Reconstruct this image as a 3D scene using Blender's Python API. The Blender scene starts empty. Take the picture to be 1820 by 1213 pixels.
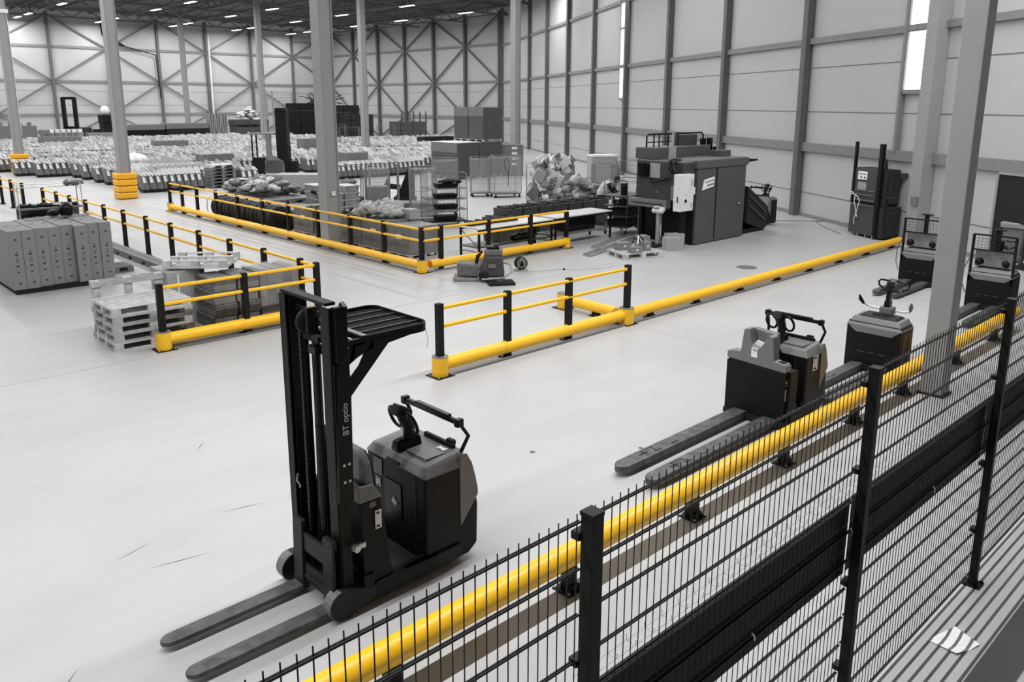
import bpy, math, random
from mathutils import Matrix, Vector
R = math.radians
scene = bpy.context.scene
col = scene.collection

# ------------------------------------------------------------------ camera
cd = bpy.data.cameras.new('camera')
cam = bpy.data.objects.new('camera', cd)
col.objects.link(cam)
scene.camera = cam
cd.sensor_width = 36.0
cd.sensor_fit = 'HORIZONTAL'
cd.lens = 1443.76 / 1820 * 36.0
cd.shift_y = -(606.5 - 508.14) / 1820
cd.clip_start, cd.clip_end = 0.05, 400
PITCH, YAW, ROLL = R(12.643), R(46.667), R(0.113)
fwd = Vector((math.cos(PITCH) * math.cos(YAW), math.cos(PITCH) * math.sin(YAW), -math.sin(PITCH)))
rt = fwd.cross(Vector((0, 0, 1))).normalized()
up = rt.cross(fwd)
rt2 = rt * math.cos(ROLL) + up * math.sin(ROLL)
up2 = up * math.cos(ROLL) - rt * math.sin(ROLL)
cm = Matrix((rt2, up2, -fwd)).transposed().to_4x4()
cm.translation = Vector((0, 0, 4.0))
cam.matrix_world = cm

# ------------------------------------------------------------------ world, exposure
world = bpy.data.worlds.new('world')
scene.world = world
world.use_nodes = True
bg = world.node_tree.nodes['Background']
bg.inputs[0].default_value = (0.82, 0.83, 0.84, 1)
bg.inputs[1].default_value = 0.13
scene.view_settings.view_transform = 'Standard'
scene.view_settings.look = 'None'
scene.view_settings.gamma = 1
scene.view_settings.use_curve_mapping = False
scene.view_settings.exposure = 0.0

LAMP_Z = 12.3
def area_lamp(name, loc, sx, sy, power):
    l = bpy.data.lights.new(name, 'AREA')
    l.shape = 'RECTANGLE'; l.size = sx; l.size_y = sy; l.energy = power
    o = bpy.data.objects.new(name, l); col.objects.link(o); o.location = loc
    return o
# rows of tube lamps hanging over the near aisle (they run along X) and over the hall (along Y)
NEAR_ROWS = [(-13.0, 22.0, 6.2, 3850.0)]
HALL_ROWS = [22.2, 29.7, 37.1, 44.4, 51.6]
for x0, x1, y, p in NEAR_ROWS:
    area_lamp('near_row_light', ((x0 + x1) / 2, y, LAMP_Z - 0.09), x1 - x0, 0.06, p)
HALL_Y = {22.2: [46, 54.5, 63, 71.5, 80, 91, 95.1], 29.7: [38, 46, 54.5, 63, 71.1, 78.9, 90.1, 94.7],
          37.1: [29, 37, 45, 53.5, 61.4, 71, 79.5, 89.8, 93.7], 44.4: [45, 53, 60.5, 71.1, 80, 89.9, 93.9],
          51.6: [61.1, 71.4, 79.8, 90.1, 94.3]}
for x in HALL_ROWS:
    for y in HALL_Y[x]:
        area_lamp('hall_row_light', (x, y, LAMP_Z - 0.09), 0.34, 1.9, 340.0)
for x in (-14.3, -7.0, 0.3, 7.6, 14.9):
    area_lamp('aisle_row_light', (x, 57.5, LAMP_Z - 0.09), 0.34, 75.0, 2900.0)
area_lamp('aisle_row_light', (22.2, 28.0, LAMP_Z - 0.09), 1.4, 26.0, 1300.0)
area_lamp('aisle_row_light', (29.7, 27.0, LAMP_Z - 0.09), 1.2, 16.0, 420.0)

# ------------------------------------------------------------------ materials
MATS = {}
def mat(name, g, rough=0.5, metal=0.0, var=0.08, scale=8.0, bump=0.0, emit=0.0, coat=0.0, alpha=1.0, trans=0.0):
    if name in MATS: return MATS[name]
    m = bpy.data.materials.new(name); m.use_nodes = True
    nt = m.node_tree; b = nt.nodes['Principled BSDF']
    c = (g, g, g) if not isinstance(g, tuple) else g
    tc = nt.nodes.new('ShaderNodeTexCoord'); nz = nt.nodes.new('ShaderNodeTexNoise')
    nz.inputs['Scale'].default_value = scale; nz.inputs['Detail'].default_value = 4
    nt.links.new(tc.outputs['Object'], nz.inputs['Vector'])
    rp = nt.nodes.new('ShaderNodeValToRGB')
    rp.color_ramp.elements[0].position = 0.3; rp.color_ramp.elements[1].position = 0.7
    rp.color_ramp.elements[0].color = tuple(max(0, x * (1 - var)) for x in c) + (1,)
    rp.color_ramp.elements[1].color = tuple(min(1, x * (1 + var)) for x in c) + (1,)
    nt.links.new(nz.outputs['Fac'], rp.inputs['Fac']); nt.links.new(rp.outputs['Color'], b.inputs['Base Color'])
    b.inputs['Roughness'].default_value = rough; b.inputs['Metallic'].default_value = metal
    if not metal and max(c) < 0.035: b.inputs['Specular IOR Level'].default_value = 0.22
    if coat: b.inputs['Coat Weight'].default_value = coat
    if trans: b.inputs['Transmission Weight'].default_value = trans
    if alpha < 1: b.inputs['Alpha'].default_value = alpha
    if emit:
        b.inputs['Emission Color'].default_value = (1, 1, 1, 1); b.inputs['Emission Strength'].default_value = emit
    if bump:
        bp = nt.nodes.new('ShaderNodeBump'); bp.inputs['Strength'].default_value = bump
        nt.links.new(nz.outputs['Fac'], bp.inputs['Height']); nt.links.new(bp.outputs['Normal'], b.inputs['Normal'])
    MATS[name] = m
    return m
YELLOW = mat('yellow_plastic', (0.94, 0.52, 0.014), 0.38, var=0.03, scale=3)
YELLOWD = mat('yellow_sleeve', (0.88, 0.42, 0.01), 0.5, var=0.05, scale=3)
BLACKP = mat('black_post', 0.008, 0.55)
BLACK = mat('black_steel', 0.0055, 0.5, scale=20)
BLACKG = mat('black_gloss', 0.006, 0.3)
DARK = mat('dark_grey', 0.018, 0.5)
GUN = mat('gunmetal', 0.055, 0.45, scale=6, var=0.2)
FORK = mat('fork_steel', 0.10, 0.5, metal=0.3, var=0.45, scale=9)
GREY = mat('mid_grey_plastic', 0.16, 0.5)
LGREY = mat('light_grey_cover', 0.18, 0.42)
STEEL = mat('galvanised', 0.42, 0.4, metal=0.5, var=0.15)
WHITE = mat('white_paint', 0.75, 0.5)
PAPER = mat('paper_white', 0.85, 0.7)
COLGREY = mat('column_paint', 0.30, 0.55, var=0.04, scale=2)
STUD = mat('wall_steel', 0.115, 0.6, var=0.06, scale=2)
BRACE = mat('brace_steel', 0.14, 0.6)
GIRT = mat('girt_steel', 0.21, 0.6)
WALL = mat('wall_panel', 0.46, 0.55, var=0.03, scale=0.4)
WALLJ = mat('panel_joint', 0.17, 0.7)
CARD = mat('cardboard', 0.235, 0.8, var=0.05, scale=3)
CARDD = mat('dark_cardboard', 0.068, 0.75, var=0.06, scale=2)
INK = mat('print_ink', 0.02, 0.7)
WOOD = mat('pallet_wood', 0.40, 0.75, var=0.25, scale=10, bump=0.1)
WOODD = mat('aged_wood', 0.17, 0.8, var=0.3, scale=10)
MACH = mat('machine_grey', 0.078, 0.45, var=0.06, scale=2)
CHROME = mat('chrome', 0.6, 0.25, metal=0.9)
RUBBER = mat('rubber', 0.015, 0.8)
GLOW = mat('lamp_diffuser', 0.9, 0.5, emit=6.0)
DAY = mat('daylight_pane', 0.9, 0.3, emit=2.6)
SKIN = mat('skin', 0.30, 0.6)

# ------------------------------------------------------------------ mesh helpers
SPLIT = {'block', 'apron', 'bar_support', 'battery_box', 'bolt', 'cab_post', 'chassis_rail', 'clamp', 'crate', 'cross_bar', 'duct_pipe', 'end_brace', 'fork_carriage', 'frame_rail', 'glove', 'guard_rail', 'hand', 'handle', 'hook', 'hose_loop', 'hydraulic_hose', 'lamp_conduit', 'leg', 'load_wheel', 'mast_crosshead', 'mast_crossmember', 'mast_head', 'panel_seam', 'rear_tray', 'scuff_mark', 'shoe', 'side_housing', 'side_ledge', 'skid', 'sleeve', 'stiffener', 'strap_end', 'support_post', 'suspension_wire', 'switch', 'truck_body', 'upright', 'valve_block', 'wheel', 'white_pack', 'white_sticker', 'white_stud', 'window_frame'}
class MB:
    def __init__(s):
        s.v = []; s.f = []; s.mi = []; s.sm = []; s.M = Matrix.Identity(4)
    def add(s, vs, fs, mi=0, sm=False):
        n = len(s.v)
        s.v += [tuple(s.M @ Vector(p)) for p in vs]
        s.f += [tuple(i + n for i in f) for f in fs]
        s.mi += [mi] * len(fs); s.sm += [sm] * len(fs)
        return s
    def box(s, x0, y0, z0, x1, y1, z1, mi=0):
        return s.add([(x0,y0,z0),(x1,y0,z0),(x1,y1,z0),(x0,y1,z0),(x0,y0,z1),(x1,y0,z1),(x1,y1,z1),(x0,y1,z1)],
                     [(3,2,1,0),(4,5,6,7),(0,1,5,4),(1,2,6,5),(2,3,7,6),(3,0,4,7)], mi)
    def rbox(s, c, d, rz=0, ry=0, rx=0, mi=0):
        M0 = s.M
        s.M = M0 @ Matrix.Translation(c) @ Matrix.Rotation(rz,4,'Z') @ Matrix.Rotation(ry,4,'Y') @ Matrix.Rotation(rx,4,'X')
        s.box(-d[0]/2,-d[1]/2,-d[2]/2,d[0]/2,d[1]/2,d[2]/2,mi); s.M = M0
        return s
    def hexa(s, lo, hi, mi=0):
        return s.add(list(lo) + list(hi), [(3,2,1,0),(4,5,6,7),(0,1,5,4),(1,2,6,5),(2,3,7,6),(3,0,4,7)], mi)
    def prism(s, pts, ax, a, b, mi=0):
        def P(u, v, w): return {'x': (w,u,v), 'y': (u,w,v), 'z': (u,v,w)}[ax]
        n = len(pts)
        vs = [P(u, v, a) for u, v in pts] + [P(u, v, b) for u, v in pts]
        fs = [tuple(range(n))[::-1], tuple(range(n, 2*n))] + [(i, (i+1) % n, n+(i+1) % n, n+i) for i in range(n)]
        return s.add(vs, fs, mi)
    def ring(s, c, ax, r, n):
        ax = Vector(ax).normalized()
        t = Vector((0,0,1)) if abs(ax.z) < 0.9 else Vector((1,0,0))
        u = ax.cross(t).normalized(); w = ax.cross(u)
        return [tuple(Vector(c) + r*(u*math.cos(2*math.pi*i/n) + w*math.sin(2*math.pi*i/n))) for i in range(n)]
    def cyl(s, p, q, r, n=12, r2=None, mi=0, sm=True, caps=True):
        p = Vector(p); q = Vector(q); ax = q - p
        vs = s.ring(p, ax, r, n) + s.ring(q, ax, r if r2 is None else r2, n)
        s.add(vs, [(i, (i+1) % n, n+(i+1) % n, n+i) for i in range(n)], mi, sm)
        if caps: s.add(vs, [tuple(range(n))[::-1], tuple(range(n, 2*n))], mi)
        return s
    def tube(s, path, r, n=8, mi=0, closed=False):
        P = [Vector(p) for p in path]; m = len(P); vs = []
        prev = None
        for i in range(m):
            a = P[(i-1) % m] if (closed or i > 0) else P[i]
            b = P[(i+1) % m] if (closed or i < m-1) else P[i]
            ax = (b - a).normalized()
            if prev is None:
                t = Vector((0,0,1)) if abs(ax.z) < 0.9 else Vector((1,0,0)); u = ax.cross(t).normalized()
            else:
                u = (prev - ax * prev.dot(ax)).normalized()
            prev = u; w = ax.cross(u)
            k = r[i] if isinstance(r, (list, tuple)) else r
            vs += [tuple(P[i] + k*(u*math.cos(2*math.pi*j/n) + w*math.sin(2*math.pi*j/n))) for j in range(n)]
        fs = []
        for i in range(m if closed else m-1):
            a0 = i*n; b0 = ((i+1) % m)*n
            fs += [(a0+j, a0+(j+1) % n, b0+(j+1) % n, b0+j) for j in range(n)]
        s.add(vs, fs, mi, True)
        if not closed: s.add(vs, [tuple(range(n))[::-1], tuple(range((m-1)*n, m*n))], mi)
        return s
    def beam(s, p, q, w, h, mi=0):
        p = Vector(p); q = Vector(q); ax = (q-p).normalized()
        t = Vector((0,0,1)) if abs(ax.z) < 0.95 else Vector((0,1,0))
        u = ax.cross(t).normalized()*w/2; v = u.normalized().cross(ax)*h/2
        return s.hexa([p-u-v, p+u-v, p+u+v, p-u+v], [q-u-v, q+u-v, q+u+v, q-u+v], mi)
    def lathe(s, c, prof, n=20, mi=0, ax='z'):
        vs = []
        for r, z in prof:
            for j in range(n):
                a = 2*math.pi*j/n
                if ax == 'z': vs.append((c[0]+r*math.cos(a), c[1]+r*math.sin(a), c[2]+z))
                elif ax == 'x': vs.append((c[0]+z, c[1]+r*math.cos(a), c[2]+r*math.sin(a)))
                else: vs.append((c[0]+r*math.cos(a), c[1]+z, c[2]+r*math.sin(a)))
        m = len(prof)
        fs = [(i*n+j, i*n+(j+1) % n, (i+1)*n+(j+1) % n, (i+1)*n+j) for i in range(m-1) for j in range(n)]
        s.add(vs, fs, mi, True)
        return s.add(vs, [tuple(range(n))[::-1], tuple(range((m-1)*n, m*n))], mi)
    def blob(s, c, r, seed=0, n=8, amp=0.2, mi=0, sm=True):
        rg = random.Random(seed); vs = []; k = n//2 + 1
        for i in range(k+1):
            th = math.pi*i/k
            for j in range(n):
                a = 2*math.pi*j/n; q = 1 + amp*(rg.random()*2-1)
                vs.append((c[0]+r[0]*q*math.sin(th)*math.cos(a), c[1]+r[1]*q*math.sin(th)*math.sin(a), c[2]+r[2]*q*math.cos(th)))
        return s.add(vs, [(i*n+j, (i+1)*n+j, (i+1)*n+(j+1) % n, i*n+(j+1) % n) for i in range(k) for j in range(n)], mi, sm)
    def groups(s):
        """face groups of pieces that neither share corners nor touch"""
        par = {}
        def find(a):
            while par[a] != a: par[a] = par[par[a]]; a = par[a]
            return a
        key = [(round(v[0],4), round(v[1],4), round(v[2],4)) for v in s.v]
        for k in key: par.setdefault(k, k)
        for f in s.f:
            r = find(key[f[0]])
            for i in f[1:]: par[find(key[i])] = r
        comp = {}
        for i, f in enumerate(s.f): comp.setdefault(find(key[f[0]]), []).append(i)
        g = []
        for fs in comp.values():
            vs = [s.v[i] for j in fs for i in s.f[j]]
            g.append([fs, [min(v[a] for v in vs) for a in range(3)], [max(v[a] for v in vs) for a in range(3)]])
        hit = True
        while hit and len(g) > 1:
            hit = False
            for i in range(len(g)):
                for j in range(i+1, len(g)):
                    if all(g[i][1][a] <= g[j][2][a]+.002 and g[j][1][a] <= g[i][2][a]+.002 for a in range(3)):
                        g[i] = [g[i][0]+g[j][0], [min(g[i][1][a], g[j][1][a]) for a in range(3)], [max(g[i][2][a], g[j][2][a]) for a in range(3)]]
                        g.pop(j); hit = True; break
                if hit: break
        return [x[0] for x in g]
    def build(s, name, mats, parent=None, bevel=0.0, seg=2, loc=None):
        if name in SPLIT and parent and len(s.f) < 3000:
            gs = s.groups()
            if 1 < len(gs) <= 40:
                out = []
                for fs in gs:
                    m = MB(); mp = {}
                    for i in fs:
                        for v in s.f[i]:
                            if v not in mp: mp[v] = len(m.v); m.v.append(s.v[v])
                        m.f.append(tuple(mp[v] for v in s.f[i])); m.mi.append(s.mi[i]); m.sm.append(s.sm[i])
                    out.append(m.build_one(name, mats, parent, bevel, seg, loc))
                return out[0]
        return s.build_one(name, mats, parent, bevel, seg, loc)
    def build_one(s, name, mats, parent=None, bevel=0.0, seg=2, loc=None):
        me = bpy.data.meshes.new(name)
        me.from_pydata(s.v, [], s.f)
        if not isinstance(mats, (list, tuple)): mats = [mats]
        for m in mats: me.materials.append(m)
        me.polygons.foreach_set('material_index', s.mi)
        me.polygons.foreach_set('use_smooth', s.sm)
        me.update()
        o = bpy.data.objects.new(name, me); col.objects.link(o)
        if parent: o.parent = parent
        if loc: o.location = loc
        if bevel:
            b = o.modifiers.new('bevel', 'BEVEL'); b.width = bevel; b.segments = seg; b.limit_method = 'ANGLE'; b.angle_limit = R(40)
            b.use_clamp_overlap = True
        return o
def tag(o, label, cat=None, group=None, kind=None):
    if label: o['label'] = label
    if cat: o['category'] = cat
    if group: o['group'] = group
    if kind: o['kind'] = kind
    return o
def thing(name, label, cat, loc=(0,0,0), rz=0.0, group=None):
    o = bpy.data.objects.new(name, None); col.objects.link(o)
    o.location = loc; o.rotation_euler = (0, 0, rz); o.empty_display_size = 0.1
    return tag(o, label, cat, group)
def copy_tree(o, parent=None):
    c = o.copy(); col.objects.link(c)
    if parent: c.parent = parent; c.matrix_parent_inverse = o.matrix_parent_inverse
    for ch in list(o.children): copy_tree(ch, c)
    return c
def dup(o, loc, rz=0.0, label=None, group=None):
    c = copy_tree(o); c.location = loc; c.rotation_euler = (0, 0, rz)
    if label: c['label'] = label
    if group: c['group'] = group
    return c
def struct(mb, name, mats, label=None, parent=None):
    o = mb.build(name, mats, parent)
    if not parent: o['kind'] = 'structure'
    if label: o['label'] = label
    return o
def text(body, size, mtl, parent, M, name='lettering', label=None, depth=0.0015):
    cu = bpy.data.curves.new(name, 'FONT'); cu.body = body; cu.size = size; cu.extrude = depth; cu.align_x = 'CENTER'; cu.align_y = 'CENTER'
    to = bpy.data.objects.new(name, cu); col.objects.link(to)
    bpy.context.view_layer.update()
    dg = bpy.context.evaluated_depsgraph_get()
    me = bpy.data.meshes.new_from_object(to.evaluated_get(dg))
    bpy.data.objects.remove(to); bpy.data.curves.remove(cu)
    me.materials.clear(); me.materials.append(mtl)
    o = bpy.data.objects.new(name, me); col.objects.link(o)
    if parent: o.parent = parent
    o.matrix_local = M
    if label: o['label'] = label
    return o
ORD = ['', 'first','second','third','fourth','fifth','sixth','seventh','eighth','ninth','tenth','eleventh','twelfth','thirteenth','fourteenth','fifteenth','sixteenth','seventeenth','eighteenth','nineteenth']
TENS = {2:'twenty',3:'thirty',4:'forty',5:'fifty',6:'sixty',7:'seventy',8:'eighty',9:'ninety'}
def ordinal(n):
    if n < 20: return ORD[n]
    t, u = divmod(n, 10)
    return TENS[t] + '-' + ORD[u] if u else TENS[t][:-1] + 'ieth'
def frame_m(o, xdir, ydir):
    x = Vector(xdir).normalized(); y = Vector(ydir).normalized(); z = x.cross(y)
    m = Matrix((x, y, z)).transposed().to_4x4(); m.translation = Vector(o)
    return m

# ------------------------------------------------------------------ building shell
XB, YL = 59.0, 97.8            # back wall plane, left wall plane
EAVE = 13.1
RA = R(58.23)
RD = Vector((math.cos(RA), math.sin(RA), 0)); RN = Vector((math.sin(RA), -math.cos(RA), 0))
RP = Vector((28.107, 14.848, 0))
def rw(s, z=0, off=0.0): return RP + RD*s + RN*off + Vector((0, 0, z))

# floor: light power-floated concrete
def floor_mat():
    m = bpy.data.materials.new('concrete_floor'); m.use_nodes = True
    nt = m.node_tree; b = nt.nodes['Principled BSDF']; N = nt.nodes.new; L = nt.links.new
    tc = N('ShaderNodeTexCoord')
    n1 = N('ShaderNodeTexNoise'); n1.inputs['Scale'].default_value = 0.35; n1.inputs['Detail'].default_value = 5
    n2 = N('ShaderNodeTexNoise'); n2.inputs['Scale'].default_value = 26; n2.inputs['Detail'].default_value = 3
    mp = N('ShaderNodeMapping'); mp.inputs['Scale'].default_value = (1, 4, 1); mp.inputs['Rotation'].default_value = (0, 0, 0.5)
    n3 = N('ShaderNodeTexNoise'); n3.inputs['Scale'].default_value = 0.8; n3.inputs['Detail'].default_value = 6
    for n in (n1, n2): L(tc.outputs['Object'], n.inputs['Vector'])
    L(tc.outputs['Object'], mp.inputs['Vector']); L(mp.outputs['Vector'], n3.inputs['Vector'])
    r1 = N('ShaderNodeValToRGB'); r1.color_ramp.elements[0].position = 0.3; r1.color_ramp.elements[1].position = 0.75
    r1.color_ramp.elements[0].color = (0.42, 0.42, 0.422, 1); r1.color_ramp.elements[1].color = (0.49, 0.49, 0.492, 1)
    L(n1.outputs['Fac'], r1.inputs['Fac'])
    mx = N('ShaderNodeMix'); mx.data_type = 'RGBA'; mx.blend_type = 'MULTIPLY'; mx.inputs[0].default_value = 1
    r2 = N('ShaderNodeValToRGB'); r2.color_ramp.elements[0].position = 0.25; r2.color_ramp.elements[1].position = 0.6
    r2.color_ramp.elements[0].color = (0.94, 0.94, 0.94, 1); r2.color_ramp.elements[1].color = (1, 1, 1, 1)
    L(n3.outputs['Fac'], r2.inputs['Fac']); L(r1.outputs['Color'], mx.inputs[6]); L(r2.outputs['Color'], mx.inputs[7])
    L(mx.outputs[2], b.inputs['Base Color'])
    b.inputs['Roughness'].default_value = 0.42
    b.inputs['Specular IOR Level'].default_value = 0.35
    bp = N('ShaderNodeBump'); bp.inputs['Strength'].default_value = 0.03; L(n2.outputs['Fac'], bp.inputs['Height']); L(bp.outputs['Normal'], b.inputs['Normal'])
    return m
FLOOR = floor_mat()
JOINT = mat('floor_joint', 0.34, 0.8)
SCUFF = mat('floor_scuff', 0.12, 0.8)
mb = MB(); mb.add([(-30,-30,0),(100,-30,0),(100,YL,0),(-30,YL,0)], [(0,1,2,3)])
fl = struct(mb, 'floor', FLOOR, 'pale grey concrete warehouse floor')
mb = MB()
mb.box(-10, 13.13, 0.0, 60, 13.148, 0.0015); mb.box(11.54, 4, 0.0, 11.555, 60, 0.0015)
struct(mb, 'saw_cut_joint', JOINT, 'sawn joints crossing in the concrete', parent=fl)
mb = MB()
for a, b in (((1.90,7.18),(2.29,7.31)), ((2.08,6.86),(2.6,6.75)), ((0.6,7.7),(0.78,7.15)), ((3.4,9.0),(3.6,9.25)), ((1.0,5.6),(1.25,5.9)), ((3.0,7.4),(3.4,7.3))):
    d = (Vector(b)-Vector(a)).normalized(); n = Vector((-d.y, d.x))*0.006
    A = Vector(a); B = Vector(b)
    mb.add([(A.x,A.y,0.001),(*((A+B)/2+n),0.001),(B.x,B.y,0.001),(*((A+B)/2-n),0.001)], [(3,2,1,0)])
for cx, cy, rr in ((18.0,10.5,.26),(7.3,5.5,.03),(3.25,4.6,.03),(6.28,6.3,.035)):
    mb.lathe((cx,cy,0), [(rr,0.0005),(rr*.98,0.002)], n=14)
struct(mb, 'scuff_mark', SCUFF, 'dark tyre scuffs and stains', parent=fl)

# left wall (far left), back wall and oblique right wall, each with its steelwork as parts
def wall_strip(mb, P, Q, n, joints, top=EAVE):
    """cladding from P to Q (floor points), thickness outwards along n"""
    P = Vector(P); Q = Vector(Q); n = Vector(n)
    z = Vector((0,0,top))
    mb.hexa([P, Q, Q+n*.15, P+n*.15], [P+z, Q+z, Q+n*.15+z, P+n*.15+z], 0)
    for h in joints:
        a = Vector((0,0,h)); b = Vector((0,0,h+.035)); m = -n*.006
        mb.hexa([P+m+a, Q+m+a, Q+a, P+a], [P+m+b, Q+m+b, Q+b, P+b], 1)
JNT = (0.85, 3.72, 5.22)
# left wall
mb = MB(); wall_strip(mb, (-10,YL,0), (XB,YL,0), (0,1,0), JNT)
wl = struct(mb, 'wall_left', [WALL, WALLJ])
LX = [59.0-5.6*k for k in range(0, 12)]
for k, x in enumerate(LX):
    struct(MB().box(x-.13, YL-.32, 0, x+.13, YL-.02, EAVE+.2), 'wall_column', STUD, parent=wl)
def girder(parent, P, Q, n, z, h=.26, d=.12, name='girder', m=None):
    P = Vector(P); Q = Vector(Q); n = -Vector(n)
    a = Vector((0,0,z-h/2)); b = Vector((0,0,z+h/2))
    mb = MB(); mb.hexa([P+a, Q+a, Q+n*d+a, P+n*d+a], [P+b, Q+b, Q+n*d+b, P+n*d+b])
    return struct(mb, name, m or GIRT, parent=parent)
for z in (2.75, 6.25, 9.8): girder(wl, (-5,YL,0), (XB,YL,0), (0,1,0), z)
girder(wl, (53.4,YL,0), (XB,YL,0), (0,1,0), 11.6, .15)
mb = MB()
def xb(mb, f, a, b):
    mb.beam(f(*a), f(*b), .13, .13)
for k in range(0, 10):
    x0 = LX[k]; x1 = LX[k+1]
    f = lambda u, z: (u, YL-.2, z)
    if k % 2 == 0: pts = ((x0,13.0),(x1,9.8)), ((x1,9.8),(x0,6.25)), ((x0,6.25),(x1,2.75)), ((x1,2.75),(x0,-0))
    else: pts = ((x0,9.8),(x1,13.0)), ((x0,9.8),(x1,6.25)), ((x1,6.25),(x0,2.75)), ((x0,2.75),(x1,0))
    if k in (7,): continue
    for a, b in pts: xb(mb, f, a, b)
struct(mb, 'cross_brace', BRACE, 'diagonal wind bracing', parent=wl)
struct(MB().box(42.4, YL-.45, .1, 42.55, YL-.3, 11.8), 'rain_pipe', WHITE, 'pale vertical pipe', parent=wl)
mb = MB()
for q in (0,.28,.56):
    mb.tube([(30.6+q, YL-.4, 12.4), (30.7+q, YL-.4, 11.2-q*.2), (31.6+q, YL-.4, 10.4-q*.2), (36.2, YL-.4, 9.3), (36.4, YL-.4, 4.5)] if q == 0 else
            [(30.6+q, YL-.4, 12.4), (30.7+q, YL-.4, 11.2-q*.2), (32.4+q, YL-.4, 10.1)], .07, 6)
struct(mb, 'duct_pipe', BLACK, 'bundle of black pipes', parent=wl)
# back wall
mb = MB(); wall_strip(mb, (XB,64.0,0), (XB,YL,0), (1,0,0), JNT)
wb = struct(mb, 'wall_back', [WALL, WALLJ])
BY = [64.3+5.52*k for k in range(0, 7)]
for k, y in enumerate(BY):
    struct(MB().box(XB-.36, y-.14, 0, XB-.02, y+.14, EAVE+.2), 'wall_column', STUD, parent=wb)
for z, h in ((2.5,.35), (6.25,.24), (10.0,.24)): girder(wb, (XB,64.0,0), (XB,YL,0), (1,0,0), z, h)
mb = MB()
for k in range(6):
    y0 = BY[k]; y1 = BY[k+1]
    f = lambda u, z: (XB-.22, u, z)
    if k % 2 == 0: pts = ((y0,13.0),(y1,10.0)), ((y1,10.0),(y0,6.25)), ((y0,6.25),(y1,2.5)), ((y1,2.5),(y0,0))
    else: pts = ((y1,13.0),(y0,10.0)), ((y0,10.0),(y1,6.25)), ((y1,6.25),(y0,2.5)), ((y0,2.5),(y1,0))
    for a, b in pts: xb(mb, f, a, b)
struct(mb, 'cross_brace', STUD, 'diagonal wind bracing', parent=wb)
# right wall
mb = MB(); wall_strip(mb, rw(-28, off=.28), rw(58.5, off=.28), RN, JNT, 16)
wr = struct(mb, 'wall_right', [WALL, WALLJ])
def wbox(mb, s0, s1, o0, o1, z0, z1, mi=0):
    mb.hexa([rw(s0,z0,o0), rw(s1,z0,o0), rw(s1,z0,o1), rw(s0,z0,o1)], [rw(s0,z1,o0), rw(s1,z1,o0), rw(s1,z1,o1), rw(s0,z1,o1)], mi)
    return mb
for s in [-0.2+6.38*k for k in range(0, 10)]:
    mb = MB(); w = .15
    wbox(mb, s-w, s+w, -.0, .03, 0, 16); wbox(mb, s-w, s+w, .24, .27, 0, 16); wbox(mb, s-.012, s+.012, .03, .24, 0, 16)
    wbox(mb, s-w+.03, s-w+.05, .0, .26, 0, 16)
    struct(mb, 'wall_column', STUD, parent=wr)
for s in (-6.85, -13.2, -19.6):
    struct(wbox(MB(), s-.28, s+.18, -.12, .26, 0, 16), 'wall_column', COLGREY, parent=wr)
for z, h in ((2.5,.30), (6.15,.2), (9.8,.2), (13.4,.2)):
    struct(wbox(MB(), -28, 58.3, .14, .27, z-h/2, z+h/2), 'girder', GIRT, parent=wr)
struct(wbox(MB(), -28, 58.3, .22, .28, .0, .12), 'skirting', GIRT, parent=wr)
for s0, s1, z0, n in ((-6.55, -5.6, 4.42, 'window_1'), (19.2, 20.15, 4.35, 'window_2')):
    p = struct(wbox(MB(), s0, s1, .18, .26, z0, 14.5), n, DAY, 'tall narrow window strip bright with daylight')
    fr = MB()
    wbox(fr, s0-.06, s0, .12, .27, z0-.06, 14.5); wbox(fr, s1, s1+.06, .12, .27, z0-.06, 14.5); wbox(fr, s0, s1, .12, .27, z0-.12, z0)
    for z in (6.15, 8.3, 10.4): wbox(fr, s0, s1, .12, .27, z-.06, z+.06)
    if s0 < 0: wbox(fr, s1+.06, s1+.16, .1, .27, 2.6, 14.5)
    struct(fr, 'window_frame', GIRT, parent=p)
d1 = struct(wbox(MB(), -12.6, -9.62, .17, .26, .02, 2.28), 'door_1', DARK, 'dark steel door panel in the right wall')
mb = MB(); wbox(mb, -12.7, -9.55, .14, .26, 2.28, 2.36); wbox(mb, -9.62, -9.55, .14, .26, 0, 2.36)
struct(mb, 'door_frame', COLGREY, parent=d1)

# roof: deck, trusses along X between the column rows, purlins, lamp conduits
mb = MB(); mb.box(-8, 14, 13.5, XB, YL, 13.6)
mb.box(-8, -4, 13.5, 30, 14, 13.6)
ceil = struct(mb, 'ceiling', mat('roof_deck', 0.085, 0.7, var=.2, scale=1.5), 'dark profiled roof deck')
TR = mat('truss_steel', 0.15, 0.6, var=.15)
def truss(P, Q, nb, z0=12.5, z1=13.35, w=.14):
    P = Vector(P); Q = Vector(Q); mb = MB()
    mb.beam(P+Vector((0,0,z0)), Q+Vector((0,0,z0)), w, w); mb.beam(P+Vector((0,0,z1)), Q+Vector((0,0,z1)), w, w)
    for i in range(nb):
        a = P.lerp(Q, i/nb); b = P.lerp(Q, (i+.5)/nb); c = P.lerp(Q, (i+1)/nb)
        mb.beam(a+Vector((0,0,z1)), b+Vector((0,0,z0)), w*.6, w*.6); mb.beam(b+Vector((0,0,z0)), c+Vector((0,0,z1)), w*.6, w*.6)
    return mb
for y in (36.6, 44.8, 53.0, 61.2, 69.4, 77.6, 85.8, 94):
    struct(truss((-8,y,0), (XB-.4,y,0), 22), 'roof_truss', TR, parent=ceil)
for x in (11.85, 23.2, 34.6, 46.5, 57.5):
    struct(truss((x,30,0), (x,YL-.4,0), 26, 12.75, 13.4, .1), 'roof_truss', TR, parent=ceil)
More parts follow.
